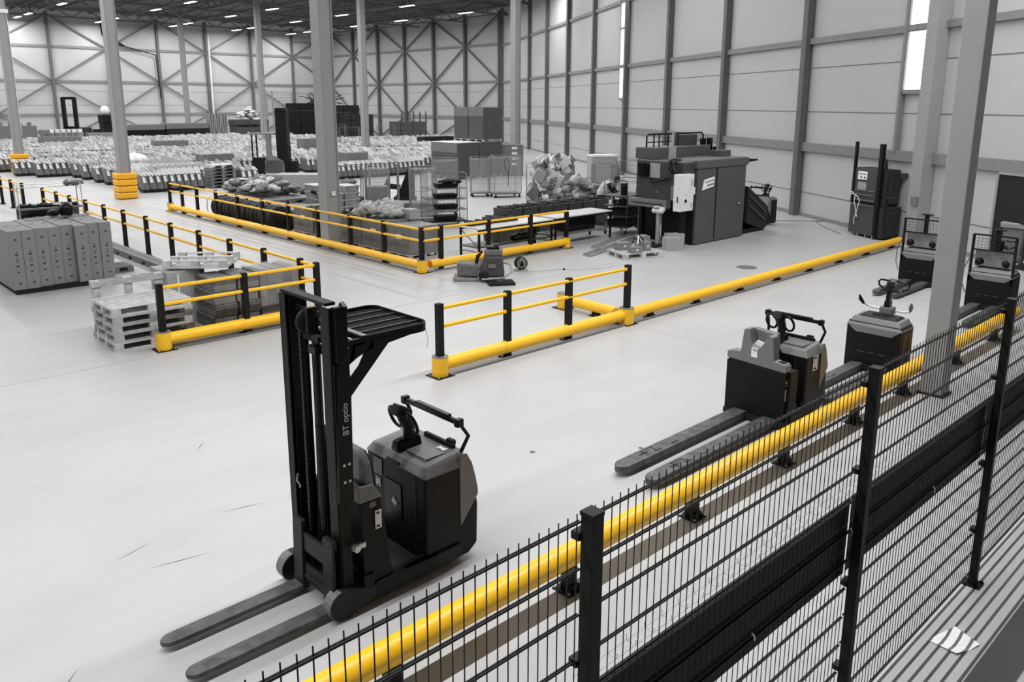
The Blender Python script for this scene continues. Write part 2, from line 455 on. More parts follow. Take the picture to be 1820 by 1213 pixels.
for i, x in enumerate([0+3.7*k for k in range(0, 16)]):
    struct(MB().box(x-.06, 20, 13.25, x+.06, YL-.3, 13.5), 'purlin', TR, parent=ceil)
mb = MB()
for x in HALL_ROWS: mb.box(x-.03, 30, LAMP_Z+.05, x+.03, YL-.5, LAMP_Z+.12)
struct(mb, 'lamp_conduit', GIRT, parent=ceil)

# lamps
def lamp_fixture(label):
    t = thing('ceiling_lamp', label, 'ceiling lamp', (0,0,LAMP_Z), 0, 'lamps in rows under the roof')
    b = MB(); b.prism([(-.19,0),(-.12,.09),(.12,.09),(.19,0),(.17,0),(.10,.07),(-.10,.07),(-.17,0)][:4], 'y', -.97, .97)
    b.build('lamp_housing', GIRT, t)
    MB().box(-.165, -.95, -.03, .165, .95, -.004).build('lamp_diffuser', GLOW, t)
    b = MB(); b.cyl((0,-.6,.09),(0,-.6,1.2),.008,5); b.cyl((0,.6,.09),(0,.6,1.2),.008,5)
    b.build('suspension_wire', BLACK, t)
    return t
L0 = lamp_fixture('lit white strip lamp hanging under the dark roof')
first = True
for ri, x in enumerate(HALL_ROWS):
    for li, y in enumerate([v for v in HALL_Y[x] if v >= 44]):
        lb = 'lit strip lamp, %s from the front in the %s roof lamp row from left' % (ordinal(li+1), ordinal(ri+1))
        if first: L0.location = (x, y, LAMP_Z); first = False; L0['label'] = lb
        else: dup(L0, (x, y, LAMP_Z), 0, lb)

# free-standing columns
def column(name, x, y, w, label, h=13.3):
    b = MB()
    b.box(-w/2, -w/2, 0, -w/2+.03, w/2, h); b.box(w/2-.03, -w/2, 0, w/2, w/2, h); b.box(-w/2+.03, -w/2+.045, .001, w/2-.03, w/2-.045, h-.001)
    t = thing('steel_column', label, 'column', (x, y, 0))
    b.build('column_shaft', COLGREY, t)
    MB().box(-w/2-.06, -w/2-.06, 0, w/2+.06, w/2+.06, .025).build('base_plate', COLGREY, t)
    return t
def boxcol(x, y, w, label, h=13.3):
    t = thing('steel_column', label, 'column', (x, y, 0))
    MB().box(-w/2, -w/2, .02, w/2, w/2, h).build('column_shaft', COLGREY, t, bevel=.015)
    MB().box(-w/2-.03, -w/2-.03, 0, w/2+.03, w/2+.03, .025).build('base_plate', DARK, t)
    return t
c1 = boxcol(11.86, 3.835, .3, 'thick grey steel column right in front of the black fence line')
c2 = column('c', 11.85, 20.0, .42, 'tall grey steel column standing among the mesh roll cages')
c3 = column('c', 11.85, 36.62, .44, 'grey steel column with yellow bumper in front of the bag rows, nearer one')
c4 = column('c', 11.9, 54.4, .44, 'grey steel column with yellow bumper at far left edge')
for y, l in ((36.4,'pale grey column just left of the right wall corner, behind the cardboard bins'), (52.8,'grey column rising from the far bag rows, right of the middle column'),
          (69.0,'grey column behind the stacker truck mast'), (85.8,'thin grey column in front of the far left braced wall')):
    column('c', 34.6, y, .44, l)
MB().box(-.06,-.012,0,.06,0,.12).build('switch_box', WHITE, c2, loc=(-.0,-.225,1.5))
b = MB(); b.tube([(.24,-.1,2.2),(.24,-.1,9.0)], .03, 6); b.box(-.3,-.26,8.9,.32,-.2,9.1); b.build('conduit', WHITE, c4)

# ------------------------------------------------------------------ safety barriers
def hexbolt(mb, x, y, z, r=.014, mi=0): mb.cyl((x,y,z), (x,y,z+.018), r, 6, mi=mi)
BOLT = mat('bolt_zinc', 0.7, 0.3, metal=.8)
def bpost(parent, x, y, h=1.1, s=.1, along='x'):
    b = MB()
    b.box(x-s/2, y-s/2, .012, x+s/2, y+s/2, h-.012); b.box(x-s/2+.008, y-s/2+.008, h-.012, x+s/2-.008, y+s/2-.008, h)
    o = b.build('post', BLACKP, parent, bevel=.006)
    b = MB(); p = .11
    b.box(x-p, y-p, 0, x+p, y+p, .014)
    b.prism([(x-s/2-.045,.014),(x+s/2+.045,.014),(x+s/2,.08),(x-s/2,.08)], 'y', y-.008, y+.008)
    b.prism([(y-s/2-.045,.014),(y+s/2+.045,.014),(y+s/2,.08),(y-s/2,.08)], 'x', x-.008, x+.008)
    f = b.build('base_plate', BLACK, o)
    b = MB()
    for dx in (-1,1):
        for dy in (-1,1): hexbolt(b, x+dx*.088, y+dy*.088, .014)
    b.build('bolt', BOLT, o)
    return o
def foot(parent, x, y, ztop=.1):
    b = MB(); b.box(x-.1, y-.1, 0, x+.1, y+.1, .014); b.box(x-.05, y-.05, .014, x+.05, y+.05, ztop)
    b.prism([(x-.09,.014),(x+.09,.014),(x+.05,.07),(x-.05,.07)], 'y', y-.07, y-.055)
    o = b.build('foot', BLACKP, parent, bevel=.004)
    b = MB()
    for dx in (-1,1):
        for dy in (-1,1): hexbolt(b, x+dx*.08, y+dy*.08, .014, .013)
    b.build('bolt', BOLT, o)
    return o
def pillar(parent, x, y, r=.125, h=.3, post=1.12):
    b = MB(); b.cyl((x,y,.012),(x,y,h),r,28); o = b.build('end_pillar', YELLOW, parent)
    b = MB(); b.cyl((x,y,h),(x,y,h+.012),r*.98,28); b.build('pillar_cap', GREY, o)
    b = MB(); b.box(x-.16, y-.16, 0, x+.16, y+.16, .012); b.build('base_plate', BLACK, o)
    b = MB()
    for dx in (-1,1):
        for dy in (-1,1): hexbolt(b, x+dx*.135, y+dy*.135, .012)
    b.build('bolt', BOLT, o)
    if post:
        b = MB(); s = .1; b.box(x-s/2, y-s/2, h+.012, x+s/2, y+s/2, post); b.build('post', BLACKP, parent, bevel=.006)
def rails(parent, P, Q, zs=(0.765, 1.045), r=.031):
    for z in zs:
        b = MB(); n = 12
        b.cyl((P[0],P[1],z), (Q[0],Q[1],z), r, n)
        b.beam((P[0],P[1],z+.0), (Q[0],Q[1],z+.0), r*2.15, r*.9)
        b.build('handrail', YELLOW, parent)
def bumper(parent, P, Q, z=.175, r=.1, sleeves=()):
    b = MB(); b.cyl((P[0],P[1],z), (Q[0],Q[1],z), r, 32)
    d = (Vector(Q)-Vector(P)).normalized()
    for t in sleeves:
        c = Vector(P)+d*t
        b.cyl((c.x-d.x*.09, c.y-d.y*.09, z), (c.x+d.x*.09, c.y+d.y*.09, z), r+.006, 32)
    return b.build('bumper_tube', YELLOW, parent)
def base_rail(parent, P, Q):
    b = MB(); b.beam((P[0],P[1],.018), (Q[0],Q[1],.018), .045, .03)
    return b.build('base_rail', GREY, parent)

t = thing('safety_barrier', 'yellow barrier in the open floor, its bare bumper tube running on towards the baler', 'barrier', (7.2, 9.17, 0))
t.location = (0,0,0)
pillar(t, 7.2, 9.2); pillar(t, 11.58, 9.17, r=.14)
for x in (8.58, 10.02): bpost(t, x, 9.2)
bumper(t, (7.2,9.2), (24.0,9.17), sleeves=(1.38, 2.82))
rails(t, (7.2,9.2), (11.58,9.17)); base_rail(t, (7.3,9.11), (11.45,9.09)); base_rail(t, (11.7,9.09), (24,9.09))
for x in (12.3, 13.85, 15.5, 17.1, 18.65, 20.25, 21.85, 23.5): foot(t, x, 9.17)
bumper(t, (11.58,9.17), (11.6,10.75)); pillar(t, 11.6, 10.8, post=0); foot(t, 11.6, 9.95)

t = thing('safety_barrier', 'yellow and black barrier corner on the left, round the pallet stack', 'barrier')
pillar(t, 4.68, 13.37)
for x, y in ((6.14,13.37), (7.57,13.37)): bpost(t, x, y)
bumper(t, (4.68,13.37), (7.5,13.37), sleeves=(1.46,)); base_rail(t, (4.8,13.28), (7.5,13.28))
rails(t, (4.68,13.37), (7.57,13.37))
for y in (13.95, 15.45, 17.05, 18.7, 20.4, 22.08, 23.8, 25.45, 27.15, 28.8, 30.3, 31.95): bpost(t, 7.56, y)
rails(t, (7.56,13.37), (7.56,31.95), zs=(.72,1.03))
t = thing('safety_barrier', 'short yellow handrail section beyond the gap, at the left edge behind the shelf trolley', 'barrier')
for y in (34.5, 36.2, 37.9, 39.6, 41.3): bpost(t, 7.5, y)
rails(t, (7.5,34.5), (7.5,41.3), zs=(.72,1.03))

t = thing('safety_barrier', 'long yellow tube barrier along the aisle, in front of the tyres and bulk boxes', 'barrier')
pillar(t, 11.65, 15.52, post=1.1); pillar(t, 11.65, 31.2, post=1.12)
ys = [17.15, 18.72, 20.4, 22.1, 23.75, 25.5, 27.15, 28.75, 30.1]
for y in ys: bpost(t, 11.68, y)
bumper(t, (11.66,15.55), (11.66,31.1), sleeves=[y-15.55 for y in ys]); base_rail(t, (11.56,15.7), (11.56,31.1))
rails(t, (11.66,15.52), (11.66,31.2))
t = thing('safety_barrier', 'yellow barrier leg beside the work benches, its tube end open orange', 'barrier')
for x in (12.22, 13.78, 15.3): bpost(t, x, 15.5)
pillar(t, 16.75, 15.52, post=1.03)
b = bumper(t, (11.88,15.5), (16.7,15.5), sleeves=(.34, 1.9, 3.42)); base_rail(t, (11.8,15.41), (16.7,15.41))
MB().cyl((11.872,15.5,.175),(11.879,15.5,.175),.085,24).build('tube_end', mat('tube_inside',(0.75,0.17,0.01),.5), t)
rails(t, (11.66,15.5), (16.75,15.52))

t = thing('safety_barrier', 'single yellow bumper tube on black feet running behind the black mesh fence', 'barrier')
for x in (-.84, .96, 2.76, 4.56, 6.36, 8.15, 9.95, 11.5, 13.55, 15.4):
    foot(t, x, 4.13, .28)
bumper(t, (-1.5,4.13), (16.5,4.13), z=.32)

# column bumper sleeves
def col_guard(x, y, label, s=.36):
    t = thing('column_guard', label, 'column guard', (x, y, 0))
    sh = [(1,.78),(1,-.78),(.78,-1),(-.78,-1),(-1,-.78),(-1,.78),(-.78,1),(.78,1)]
    for k in range(4):
        z0 = .03 + k*.275; b = MB()
        for a, c, f, g in ((z0,z0+.04,.93,1.0),(z0+.04,z0+.2,1,1),(z0+.2,z0+.245,1,.93)):
            n = 8
            lo = [(u*s*f, v*s*f, a) for u, v in sh]; hi = [(u*s*g, v*s*g, c) for u, v in sh]
            b.add(lo+hi, [(i,(i+1)%n,n+(i+1)%n,n+i)[::-1] for i in range(n)]+[tuple(range(n)),tuple(range(n,2*n))[::-1]])
        b.build('bumper_ring', YELLOWD, t)
    for k in range(3):
        z0 = .275+k*.275
        b = MB(); b.prism([(u*s*.9, v*s*.9) for u, v in sh], 'z', z0-.004, z0+.034); b.build('strap', BLACKP, t)
col_guard(11.85, 36.62, 'yellow and black padded guard round the nearer column base', .4)
col_guard(11.9, 54.4, 'yellow and black padded guard round the far left column base', .42)

# ------------------------------------------------------------------ black mesh fence
t = thing('mesh_fence', 'tall black double-wire mesh fence with a solid dark band, across the foreground', 'fence')
FX = [-2.866+2.5*k for k in range(0, 8)]
for x in FX:
    b = MB(); b.box(x-.03, 1.79, .012, x+.03, 1.85, 2.492); b.box(x-.034, 1.786, 2.492, x+.034, 1.854, 2.51)
    o = b.build('post', BLACKP, t, bevel=.002)
    b = MB(); b.box(x-.07, 1.75, 0, x+.07, 1.89, .012); b.cyl((x-.045,1.765,.012),(x-.045,1.765,.035),.012,6); b.cyl((x+.045,1.765,.012),(x+.045,1.765,.035),.012,6)
    b.build('base_plate', BLACK, o)
    b = MB()
    for z in (2.4, 1.85, 1.1, .5): b.box(x-.04, 1.85, z-.016, x+.03, 1.89, z+.016)
    b.build('clamp', BLACK, o)
FCOAT = mat('fence_coat', .022, .4)
def wire(mb, p, q, r):
    mb.cyl(p, q, r, 6, caps=False)
for k in range(len(FX)-1):
    x0, x1 = FX[k]+.012, FX[k+1]-.012
    m0 = MB()
    n = 49
    for i in range(n):
        x = x0 + .015 + (x1-x0-.03)*i/(n-1)
        wire(m0, (x,1.872,.04), (x,1.872,2.485), .0027)
    for z in [.05+.2*j for j in range(13)]:
        z = min(z, 2.45)
        for y in (1.8668, 1.8772): wire(m0, (x0,y,z), (x1,y,z), .005)
    m0.build('mesh_panel', FCOAT, t)
    b = MB()
    for j in range(3):
        z0 = 1.15+.168*j
        b.box(x0+.005, 1.888, z0+.003, x1-.005, 1.894, z0+.165)
    b.box(x0, 1.886, 1.645, x1, 1.899, 1.66)
    b.build('solid_band', BLACK, t)
for x, z in ((3.5,1.27),(4.62,1.44),(6.0,1.25)):
    MB().tube([(x-.015,1.862,z+.03),(x,1.855,z+.01),(x+.012,1.858,z-.02),(x+.02,1.862,z-.03)], .005, 6).build('cable_tie', WHITE, t)
# small wire cable tray clipped to the far face of the fence
t = thing('cable_tray', 'thin bright wire cable tray running along just above the dark fence band', 'cable tray')
b = MB(); b2 = MB()
x = 2.3
zz = 1.668
for y in (1.915, 1.965): wire(b, (2.2,y,zz), (12.0,y,zz), .0013)
while x < 12:
    b2.tube([(x,1.912,zz+.03),(x,1.915,zz),(x,1.965,zz),(x,1.968,zz+.03)], .0024, 5); x += .13
b.build('long_wire', STEEL, t); b2.build('cross_wire', mat('bright_wire', .9, .25, metal=.6), t)

# fixtures that carry the lamps over the near aisle and over the left side of the hall
for x0, x1, y, p_ in NEAR_ROWS:
    tag(MB().box(x0, y-.08, LAMP_Z-.08, x1, y+.08, LAMP_Z).build('lamp_track', GIRT), 'long lamp track hanging over the near aisle', 'lamp track')
for i, x in enumerate((-14.3, -7.0, 0.3, 7.6, 14.9)):
    tag(MB().box(x-.17, 20, LAMP_Z-.08, x+.17, 95, LAMP_Z).build('lamp_track', GIRT), 'long lamp track over the left side of the hall, %s from the left' % ordinal(i+1), 'lamp track')
# paper on the floor
t = thing('paper_sheet', 'folded white paper sheet lying on the floor right of the fence', 'paper')
b = MB()
b.add([(6.07,1.80,.002),(6.22,1.755,.004),(6.36,1.70,.028),(6.29,1.5,.012),(6.17,1.53,.003),(6.04,1.58,.018)], [(0,5,4,1),(1,4,3,2)])
o = b.build('sheet', PAPER, t); sm = o.modifiers.new('s','SOLIDIFY'); sm.thickness = .001

# ------------------------------------------------------------------ stacker truck in the foreground
def fork_pair(parent, x0, x1, ys, w, z0, z1, m, tip=.25, holes=False):
    for y in ys:
        b = MB(); n = 8
        pts = [(x1, y-w/2), (x1, y+w/2)] + [(x0+tip, y+w/2)] + [(x0+tip*.5*(1-math.sin(a))*1.0+0, y+w/2*math.cos(a)) for a in [math.pi/2*i/5 for i in range(1,5)]] \
            + [(x0, y+w*.12), (x0, y-w*.12)] + [(x0+tip*.5*(1-math.sin(a)), y-w/2*math.cos(a)) for a in [math.pi/2*i/5 for i in range(4,0,-1)]] + [(x0+tip, y-w/2)]
        b.prism(pts, 'z', z0, z1)
        f = b.build('fork', m, parent, bevel=.006)
        if holes:
            b = MB(); zz = z1+.0015
            for hx in (.62, .95):
                b.box(x0+hx, y-w*.28, z1-.002, x0+hx+.13, y-w*.16, zz)
            b.box(x0+.48, y-w*.3, z1-.002, x0+.5, y+w*.34, zz); b.box(x0+.48, y+w*.3, z1-.002, x0+.68, y+w*.34, zz); b.box(x0+.4, y-.01, z1-.002, x0+.55, y+.012, zz); b.box(x0+.66, y-.02, z1-.002, x0+.68, y+w*.34, zz)
            b.build('fork_slot', INK, f)

def loop_handle(mb, c, rx, rz, r, tilt=0, ydir=1):
    """closed rounded hand loop in the YZ plane"""
    pts = [(c[0]+tilt*rz*math.sin(a), c[1]+ydir*rx*math.cos(a)*(1 if abs(math.cos(a)) > .3 else 1), c[2]+rz*math.sin(a)) for a in [2*math.pi*i/14 for i in range(14)]]
    mb.tube(pts, r, 8, closed=True)

def rear_unit(t, x0, y0, w, hh=.93):
    """ride-on drive unit: tub, light cover, steering pod, grab bar.  x0 = front face"""
    h = hh; y1 = y0+w
    b = MB()
    b.prism([(x0,.1),(x0,h-.07),(x0+.38,h-.07),(x0+.38,.36),(x0+.565,.60),(x0+.58,.50),(x0+.57,.12),(x0+.47,.05),(x0+.05,.05)], 'y', y0, y1)
    b.prism([(x0+.36,.3),(x0+.36,h-.07),(x0+.46,h-.07),(x0+.52,.5),(x0+.48,.3)], 'y', y0+.05, y1-.05)
    o = b.build('drive_tub', BLACK, t, bevel=.02)
    b = MB(); b.box(x0-.004, y0+.14, .12, x0+.0, y0+.16, h-.12); b.box(x0-.004, y0+.05, .35, x0, y0+.4, .36)
    b.build('panel_seam', DARK, o)
    # light cover on top
    b = MB(); e = .05
    b.hexa([(x0-.01,y0-.01,h-.09),(x0+.42,y0-.01,h-.09),(x0+.42,y1+.01,h-.09),(x0-.01,y1+.01,h-.09)],
           [(x0+.04,y0+.05,h),(x0+.46,y0+.06,h+.035),(x0+.46,y1-.06,h+.035),(x0+.04,y1-.05,h)])
    cv = b.build('top_cover', LGREY, t, bevel=.012)
    b = MB(); b.box(x0+.1, y0+.12, h+.004, x0+.42, y0+.4, h+.03); 
    b.build('cover_panel', mat('cover_mid', .155, .45), cv)
    b = MB(); b.box(x0-.02, y0+w*.42, h-.075, x0+.0, y0+w*.62, h-.05)
    b.build('cover_latch', BLACK, cv)
    # curved grey tail panel
    for yy in (y0-.012, y1-.012):
        b = MB(); b.prism([(x0+.37,.35),(x0+.37,h-.03),(x0+.40,h+.03),(x0+.45,h+.02),(x0+.505,h-.08),(x0+.545,h-.22),(x0+.57,.66),(x0+.572,.60)], 'y', yy, yy+.024)
        b.build('side_panel', LGREY, t, bevel=.006)
    b = MB(); b.hexa([(x0+.38,y0,.60),(x0+.565,y0,.60),(x0+.565,y1,.60),(x0+.38,y1,.60)], [(x0+.38,y0,h+.02),(x0+.45,y0,h+.02),(x0+.45,y1,h+.02),(x0+.38,y1,h+.02)])
    b.build('tail_cover', LGREY, t, bevel=.03)
    # steering pod with two hand loops
    cy = y0+w*.56; cx = x0+.17
    b = MB(); b.hexa([(cx-.14,cy-.07,h-.0),(cx+.14,cy-.07,h+.0),(cx+.14,cy+.07,h+.0),(cx-.14,cy+.07,h)], [(cx-.12,cy-.055,h+.10),(cx+.12,cy-.05,h+.12),(cx+.12,cy+.05,h+.12),(cx-.12,cy+.055,h+.10)])
    pod = b.build('steering_pod', BLACKG, t, bevel=.03, seg=3)
    b = MB(); b.tube([(cx+.02,cy,h+.08),(cx+.03,cy,h+.2),(cx-.02,cy,h+.29),(cx-.06,cy,h+.36)], [.05,.055,.06,.045], 10)
    b.rbox((cx-.06,cy,h+.36), (.13,.11,.1), ry=.5)
    b.build('steering_head', DARK, pod, bevel=.01)
    for s in (-1, 1):
        b = MB(); loop_handle(b, (cx-.03, cy+s*.12, h+.27), .075, .1, .016, tilt=-.35)
        b.build('hand_loop', BLACKG, pod)
    b = MB(); b.rbox((cx-.02,cy-.0,h+.3), (.03,.05,.1), ry=.4)
    b.build('grey_badge', GREY, pod)
    # grab bar over the rear
    zb = h+.3; xa = x0+.36
    b = MB(); b.tube([(x0+.44,y1-.06,h+.02),(xa+.12,y1-.03,h+.16),(xa+.05,y1-.05,zb)], .018, 8); b.tube([(x0+.44,y0+.06,h+.02),(xa+.14,y0+.03,h+.16),(xa+.05,y0+.05,zb)], .018, 8)
    b.build('bar_support', BLACKG, t)
    b = MB(); b.rbox((xa+.05,(y0+y1)/2,zb), (.05, w-.14, .045)); b.rbox((xa+.05,(y0+y1)/2-.02,zb+.025), (.06, w*.55, .03))
    for s in (y0+.05, y1-.05): b.rbox((xa+.05,s,zb), (.075,.06,.075))
    b.build('grab_bar', BLACKG, t, bevel=.012)
    b = MB(); b.rbox((x0+.42,(y0+y1)/2-.1,h+.05), (.04,.42,.04)); b.rbox((x0+.44,y0+.2,h+.07), (.05,.09,.05))
    b.build('rear_tray', BLACK, t, bevel=.01)

def sticker(parent, o, xd, yd, w, h, marks=3, m=None, name='sticker', label=None):
    M = frame_m(o, xd, yd)
    b = MB(); b.box(-w/2,-h/2,0,w/2,h/2,.002)
    s = b.build(name, m or PAPER, parent); s.matrix_local = M
    b = MB(); rg = random.Random(int(w*1e4)+marks)
    for i in range(marks):
        y = h*.36 - i*h*.72/max(1, marks-1) if marks > 1 else 0
        ww = w*(.25+.12*rg.random())
        b.box(-ww,y-h*.06,.002,ww*(.4+.6*rg.random()),y+h*.06,.003)
    if marks: b.build('print', INK, s)
    return s

t = thing('stacker_truck', 'tall black stacker truck with raised mast and overhead guard in the foreground', 'forklift', (2.95, 5.47, 0))
# forks and carriage
fork_pair(t, -1.2, -.02, (.19, -.285), .14, .045, .085, FORK, .2)
for y in (.19, -.285):
    b = MB(); b.prism([(-.06,.045),(-.0,.045),(-.0,.66),(-.045,.66),(-.06,.12)], 'y', y-.075, y+.075)
    b.build('fork_shank', DARK, t, bevel=.006)
b = MB(); b.box(-.035,-.33,.40,-.005,.24,.56); b.box(-.035,-.33,.12,-.005,.24,.28); b.box(-.03,-.36,.1,-.0,-.27,.6); b.box(-.03,.15,.1,-.0,.26,.6)
b.box(-.05,-.2,.17,-.03,.1,.2)
b.build('fork_carriage', DARK, t, bevel=.005)
# mast
b = MB()
b.box(.02,.295,.08,.035,.39,2.53); b.box(.19,.28,.08,.205,.38,2.53); b.box(.02,.364,.08,.205,.376,2.53); b.box(.05,.285,.08,.18,.375,2.525)
b.build('mast_upright', BLACK, t, bevel=.003)
b = MB(); b.prism([(.06,.85),(.14,.85),(.14,2.02),(.11,2.07),(.06,2.0)], 'y', .425, .445); b.box(.08,.375,.9,.1,.43,1.98); b.box(.055,.40,1.2,.07,.44,1.9)
b.build('mast_side_rail', BLACK, t, bevel=.002)
b = MB()
b.box(.02,-.36,.08,.035,-.24,2.53); b.box(.035,-.35,.08,.12,-.30,2.52); b.box(.02,-.365,.08,.13,-.35,2.53); b.box(.03,-.385,.08,.05,-.36,2.1)
b.build('mast_upright', BLACK, t, bevel=.003)
b = MB(); b.box(.03,-.30,2.535,.12,.385,2.56); b.box(.1,-.3,2.40,.12,.33,2.44); b.build('mast_crosshead', BLACK, t, bevel=.004)
b = MB(); b.box(.05,-.41,2.17,.15,-.355,2.54); b.prism([(.05,2.17),(.15,2.17),(.15,2.16),(.10,2.11),(.05,2.11)], 'y', -.408, -.358); b.cyl((.14,-.40,2.52),(.14,-.35,2.55),.022,10)
b.build('mast_bracket', BLACKG, t, bevel=.01)
b = MB(); b.box(.15,-.36,2.2,.19,.34,2.27); b.box(.1,-.33,.1,.14,.33,.4)
b.build('mast_crossmember', BLACK, t)
b = MB(); b.cyl((.1,-.02,.2),(.1,-.02,1.5),.042,14); b.cyl((.1,-.02,1.5),(.1,-.02,2.2),.032,12)
b.box(.06,-.07,2.1,.15,.05,2.16)
b.build('lift_cylinder', BLACKG, t)
b = MB(); b.lathe((.1,.09,2.34), [(.02,-.02),(.095,-.018),(.105,-.005),(.105,.008),(.095,.02),(.02,.022)], 22, ax='y'); b.rbox((.1,.03,2.36),(.09,.04,.2)); b.rbox((.1,.02,2.22),(.05,.22,.05))
b.build('chain_pulley', DARK, t)
b = MB()
for yc in (.11,):
    z = .55
    i = 0
    while z < 2.3:
        b.box(.03, yc-(.012 if i % 2 else .018), z, .05, yc+(.012 if i % 2 else .018), z+.018); z += .021; i += 1
b.build('lift_chain', DARK, t)
b = MB(); b.tube([(.1,.035,2.1),(.1,.04,1.6),(.09,.04,.9),(.06,.02,.5)], .010, 6)
b.build('hydraulic_hose', BLACKG, t)
b = MB(); b.tube([(.02,.245,1.02),(.0,.23,.97),(.02,.21,.93),(.03,.235,.9)], .009, 6); b.build('hook', CHROME, t)
# support legs with load wheels
for s in (-1, 1):
    yc = .40*s if s > 0 else -.37
    nose = [(-.0+.125*math.cos(q), .13+.125*math.sin(q)) for q in [math.pi/2+math.pi*i/9 for i in range(10)]]
    prof = nose[::-1][:0] + [(.0,.255)] + nose[1:] + [(.10,.03),(.2,.065),(.34,.09),(.55,.085),(.95,.07),(1.2,.07),(1.2,.2),(.95,.2),(.6,.2),(.4,.19),(.26,.185),(.14,.22),(.06,.25)]
    b = MB(); b.prism(prof, 'y', yc-.055, yc+.055)
    o = b.build('support_leg', DARK, t, bevel=.008)
    b = MB(); n2 = [(-.0+.128*math.cos(q), .13+.128*math.sin(q)) for q in [math.pi*.55+math.pi*.95*i/9 for i in range(10)]]
    b.prism(n2 + [(.0,.06),(-.02,.2)], 'y', yc-.052, yc+.052)
    b.build('nose_guard', GREY, o)
    b = MB(); b.cyl((.04,yc-.05,.062),(.04,yc+.05,.062),.06,16); b.build('load_wheel', RUBBER, o)
# chassis behind the mast: battery box, backrest, console
b = MB(); b.box(.22,-.36,.08,.40,.40,.88); b.box(.2,-.42,.08,.3,.42,.3)
b.build('battery_box', BLACK, t, bevel=.012)
b = MB(); b.prism([(-.40,.85),(.36,.85),(.34,1.22),(.25,1.3),(-.24,1.3),(-.33,1.2)], 'x', .28, .36)
o = b.build('backrest', GREY, t, bevel=.02)
MB().prism([(-.37,.87),(.34,.87),(.32,1.2),(.24,1.27),(-.23,1.27),(-.31,1.18)], 'x', .36, .38).build('backrest_pad', BLACK, o)
b = MB(); b.hexa([(.22,-.40,.14),(.50,-.40,.14),(.50,-.18,.14),(.22,-.18,.14)], [(.20,-.39,.92),(.40,-.39,.92),(.40,-.17,.92),(.20,-.17,.92)])
con = b.build('console', BLACK, t, bevel=.012)
b = MB(); b.hexa([(.19,-.40,.92),(.41,-.40,.92),(.41,-.16,.92),(.19,-.16,.92)], [(.20,-.385,1.05),(.34,-.38,1.04),(.34,-.18,1.04),(.20,-.17,1.05)])
cc = b.build('console_cover', LGREY, con, bevel=.012)
MB().box(.24,-.35,1.044,.325,-.21,1.054).build('display', DARK, cc)
sticker(con, (.36,-.402,.74), (1,0,0), (0,0,1), .06, .16, 2, name='warning_sticker')
b = MB(); b.box(.1,-.43,.56,.22,-.40,.60); b.cyl((.13,-.45,.58),(.13,-.4,.58),.03,8); b.build('lock_pin', CHROME, t, bevel=.004)
MB().box(.4,-.36,.1,.88,.40,.14).build('platform', mat('step_mat', .07, .8, var=.3, scale=30), t)
b = MB(); b.box(.3,-.43,.06,.95,-.36,.2); b.box(.3,.40,.06,.95,.46,.2); b.build('chassis_rail', BLACK, t, bevel=.01)
rear_unit(t, .84, -.40, .88, hh=1.0)
sticker(t, (.834,.30,.81), (0,-1,0), (0,0,1), .13, .16, 0, GREY, 'data_plate')
sticker(t, (.834,.30,.66), (0,-1,0), (0,0,1), .07, .09, 2, name='warning_sticker')
b = MB(); b.box(.83,-.05,.4,.842,.2,.74); b.box(.826,-.02,.55,.84,.1,.58); b.build('storage_pocket', BLACKG, t)
b = MB(); b.rbox((.83,.04,.56),(.02,.07,.05),rx=.5); b.build('folded_note', PAPER, t)
sticker(t, (1.18,-.2,1.035), (0,-1,0), (1,0,0), .1, .055, 2, name='small_label')
b = MB(); b.cyl((1.1,-.28,.1),(1.1,.3,.1),.1,16); b.build('drive_wheel', RUBBER, t)
# overhead guard with its side arm
b = MB(); ya, yb = -.395, -.372
b.prism([(.02,1.08),(.15,1.08),(.165,1.84),(.16,2.08),(.052,2.08)], 'y', ya, yb)
b.prism([(.052,2.08),(.16,2.08),(.20,2.12),(.22,2.225),(.20,2.226)], 'y', ya, yb)
b.prism([(.16,2.08),(.23,2.12),(.30,2.148),(.38,2.17),(.38,2.237),(.20,2.228)], 'y', ya, yb)
b.prism([(.165,1.83),(.517,2.181),(.72,2.205),(.72,2.232),(.38,2.237),(.31,2.15),(.25,2.05),(.162,1.965)], 'y', ya, yb)
b.build('guard_arm', BLACK, t)
gx0, gx1, gy0, gy1, gz = .30, .93, -.385, .42, 2.24
rr = .1
rim = [(gx0,gy0),(gx1-rr,gy0)]+[(gx1-rr+rr*math.sin(a), gy0+rr-rr*math.cos(a)) for a in [math.pi/2*i/6 for i in range(1,7)]] + \
      [(gx1-rr+rr*math.cos(a), gy1-rr+rr*math.sin(a)) for a in [math.pi/2*i/6 for i in range(1,7)]] + [(gx0,gy1)]
b = MB()
for i in range(len(rim)-1):
    p, q = rim[i], rim[i+1]; b.beam((p[0],p[1],gz), (q[0],q[1],gz), .014, .07)
b.beam((gx0,gy0,gz+.02),(gx0,gy1,gz+.02),.05,.03); b.beam((gx0-.1,gy0+.05,gz-.01),(gx0-.1,gy1,gz-.01),.04,.05); b.beam((.15,.38,gz),(gx0,.38,gz),.03,.05); b.beam((.15,-.38,gz),(gx0,-.38,gz),.03,.05)
g = b.build('overhead_guard', BLACK, t)
MB().prism([(x, y) for x, y in rim], 'z', gz-.02, gz+.004).build('guard_panel', mat('deep_black', .003, .8), g)
for k in range(1, 5):
    y = gy0 + (gy1-gy0)*k/5
    MB().box(gx0, y-.004, gz+.0, gx1-.01, y+.004, gz+.02).build('guard_slat', GREY, g)
MB().beam((gx0+.01,gy0,gz+.037),(gx0+.01,gy1,gz+.037),.045,.006).build('guard_trim', GREY, g)
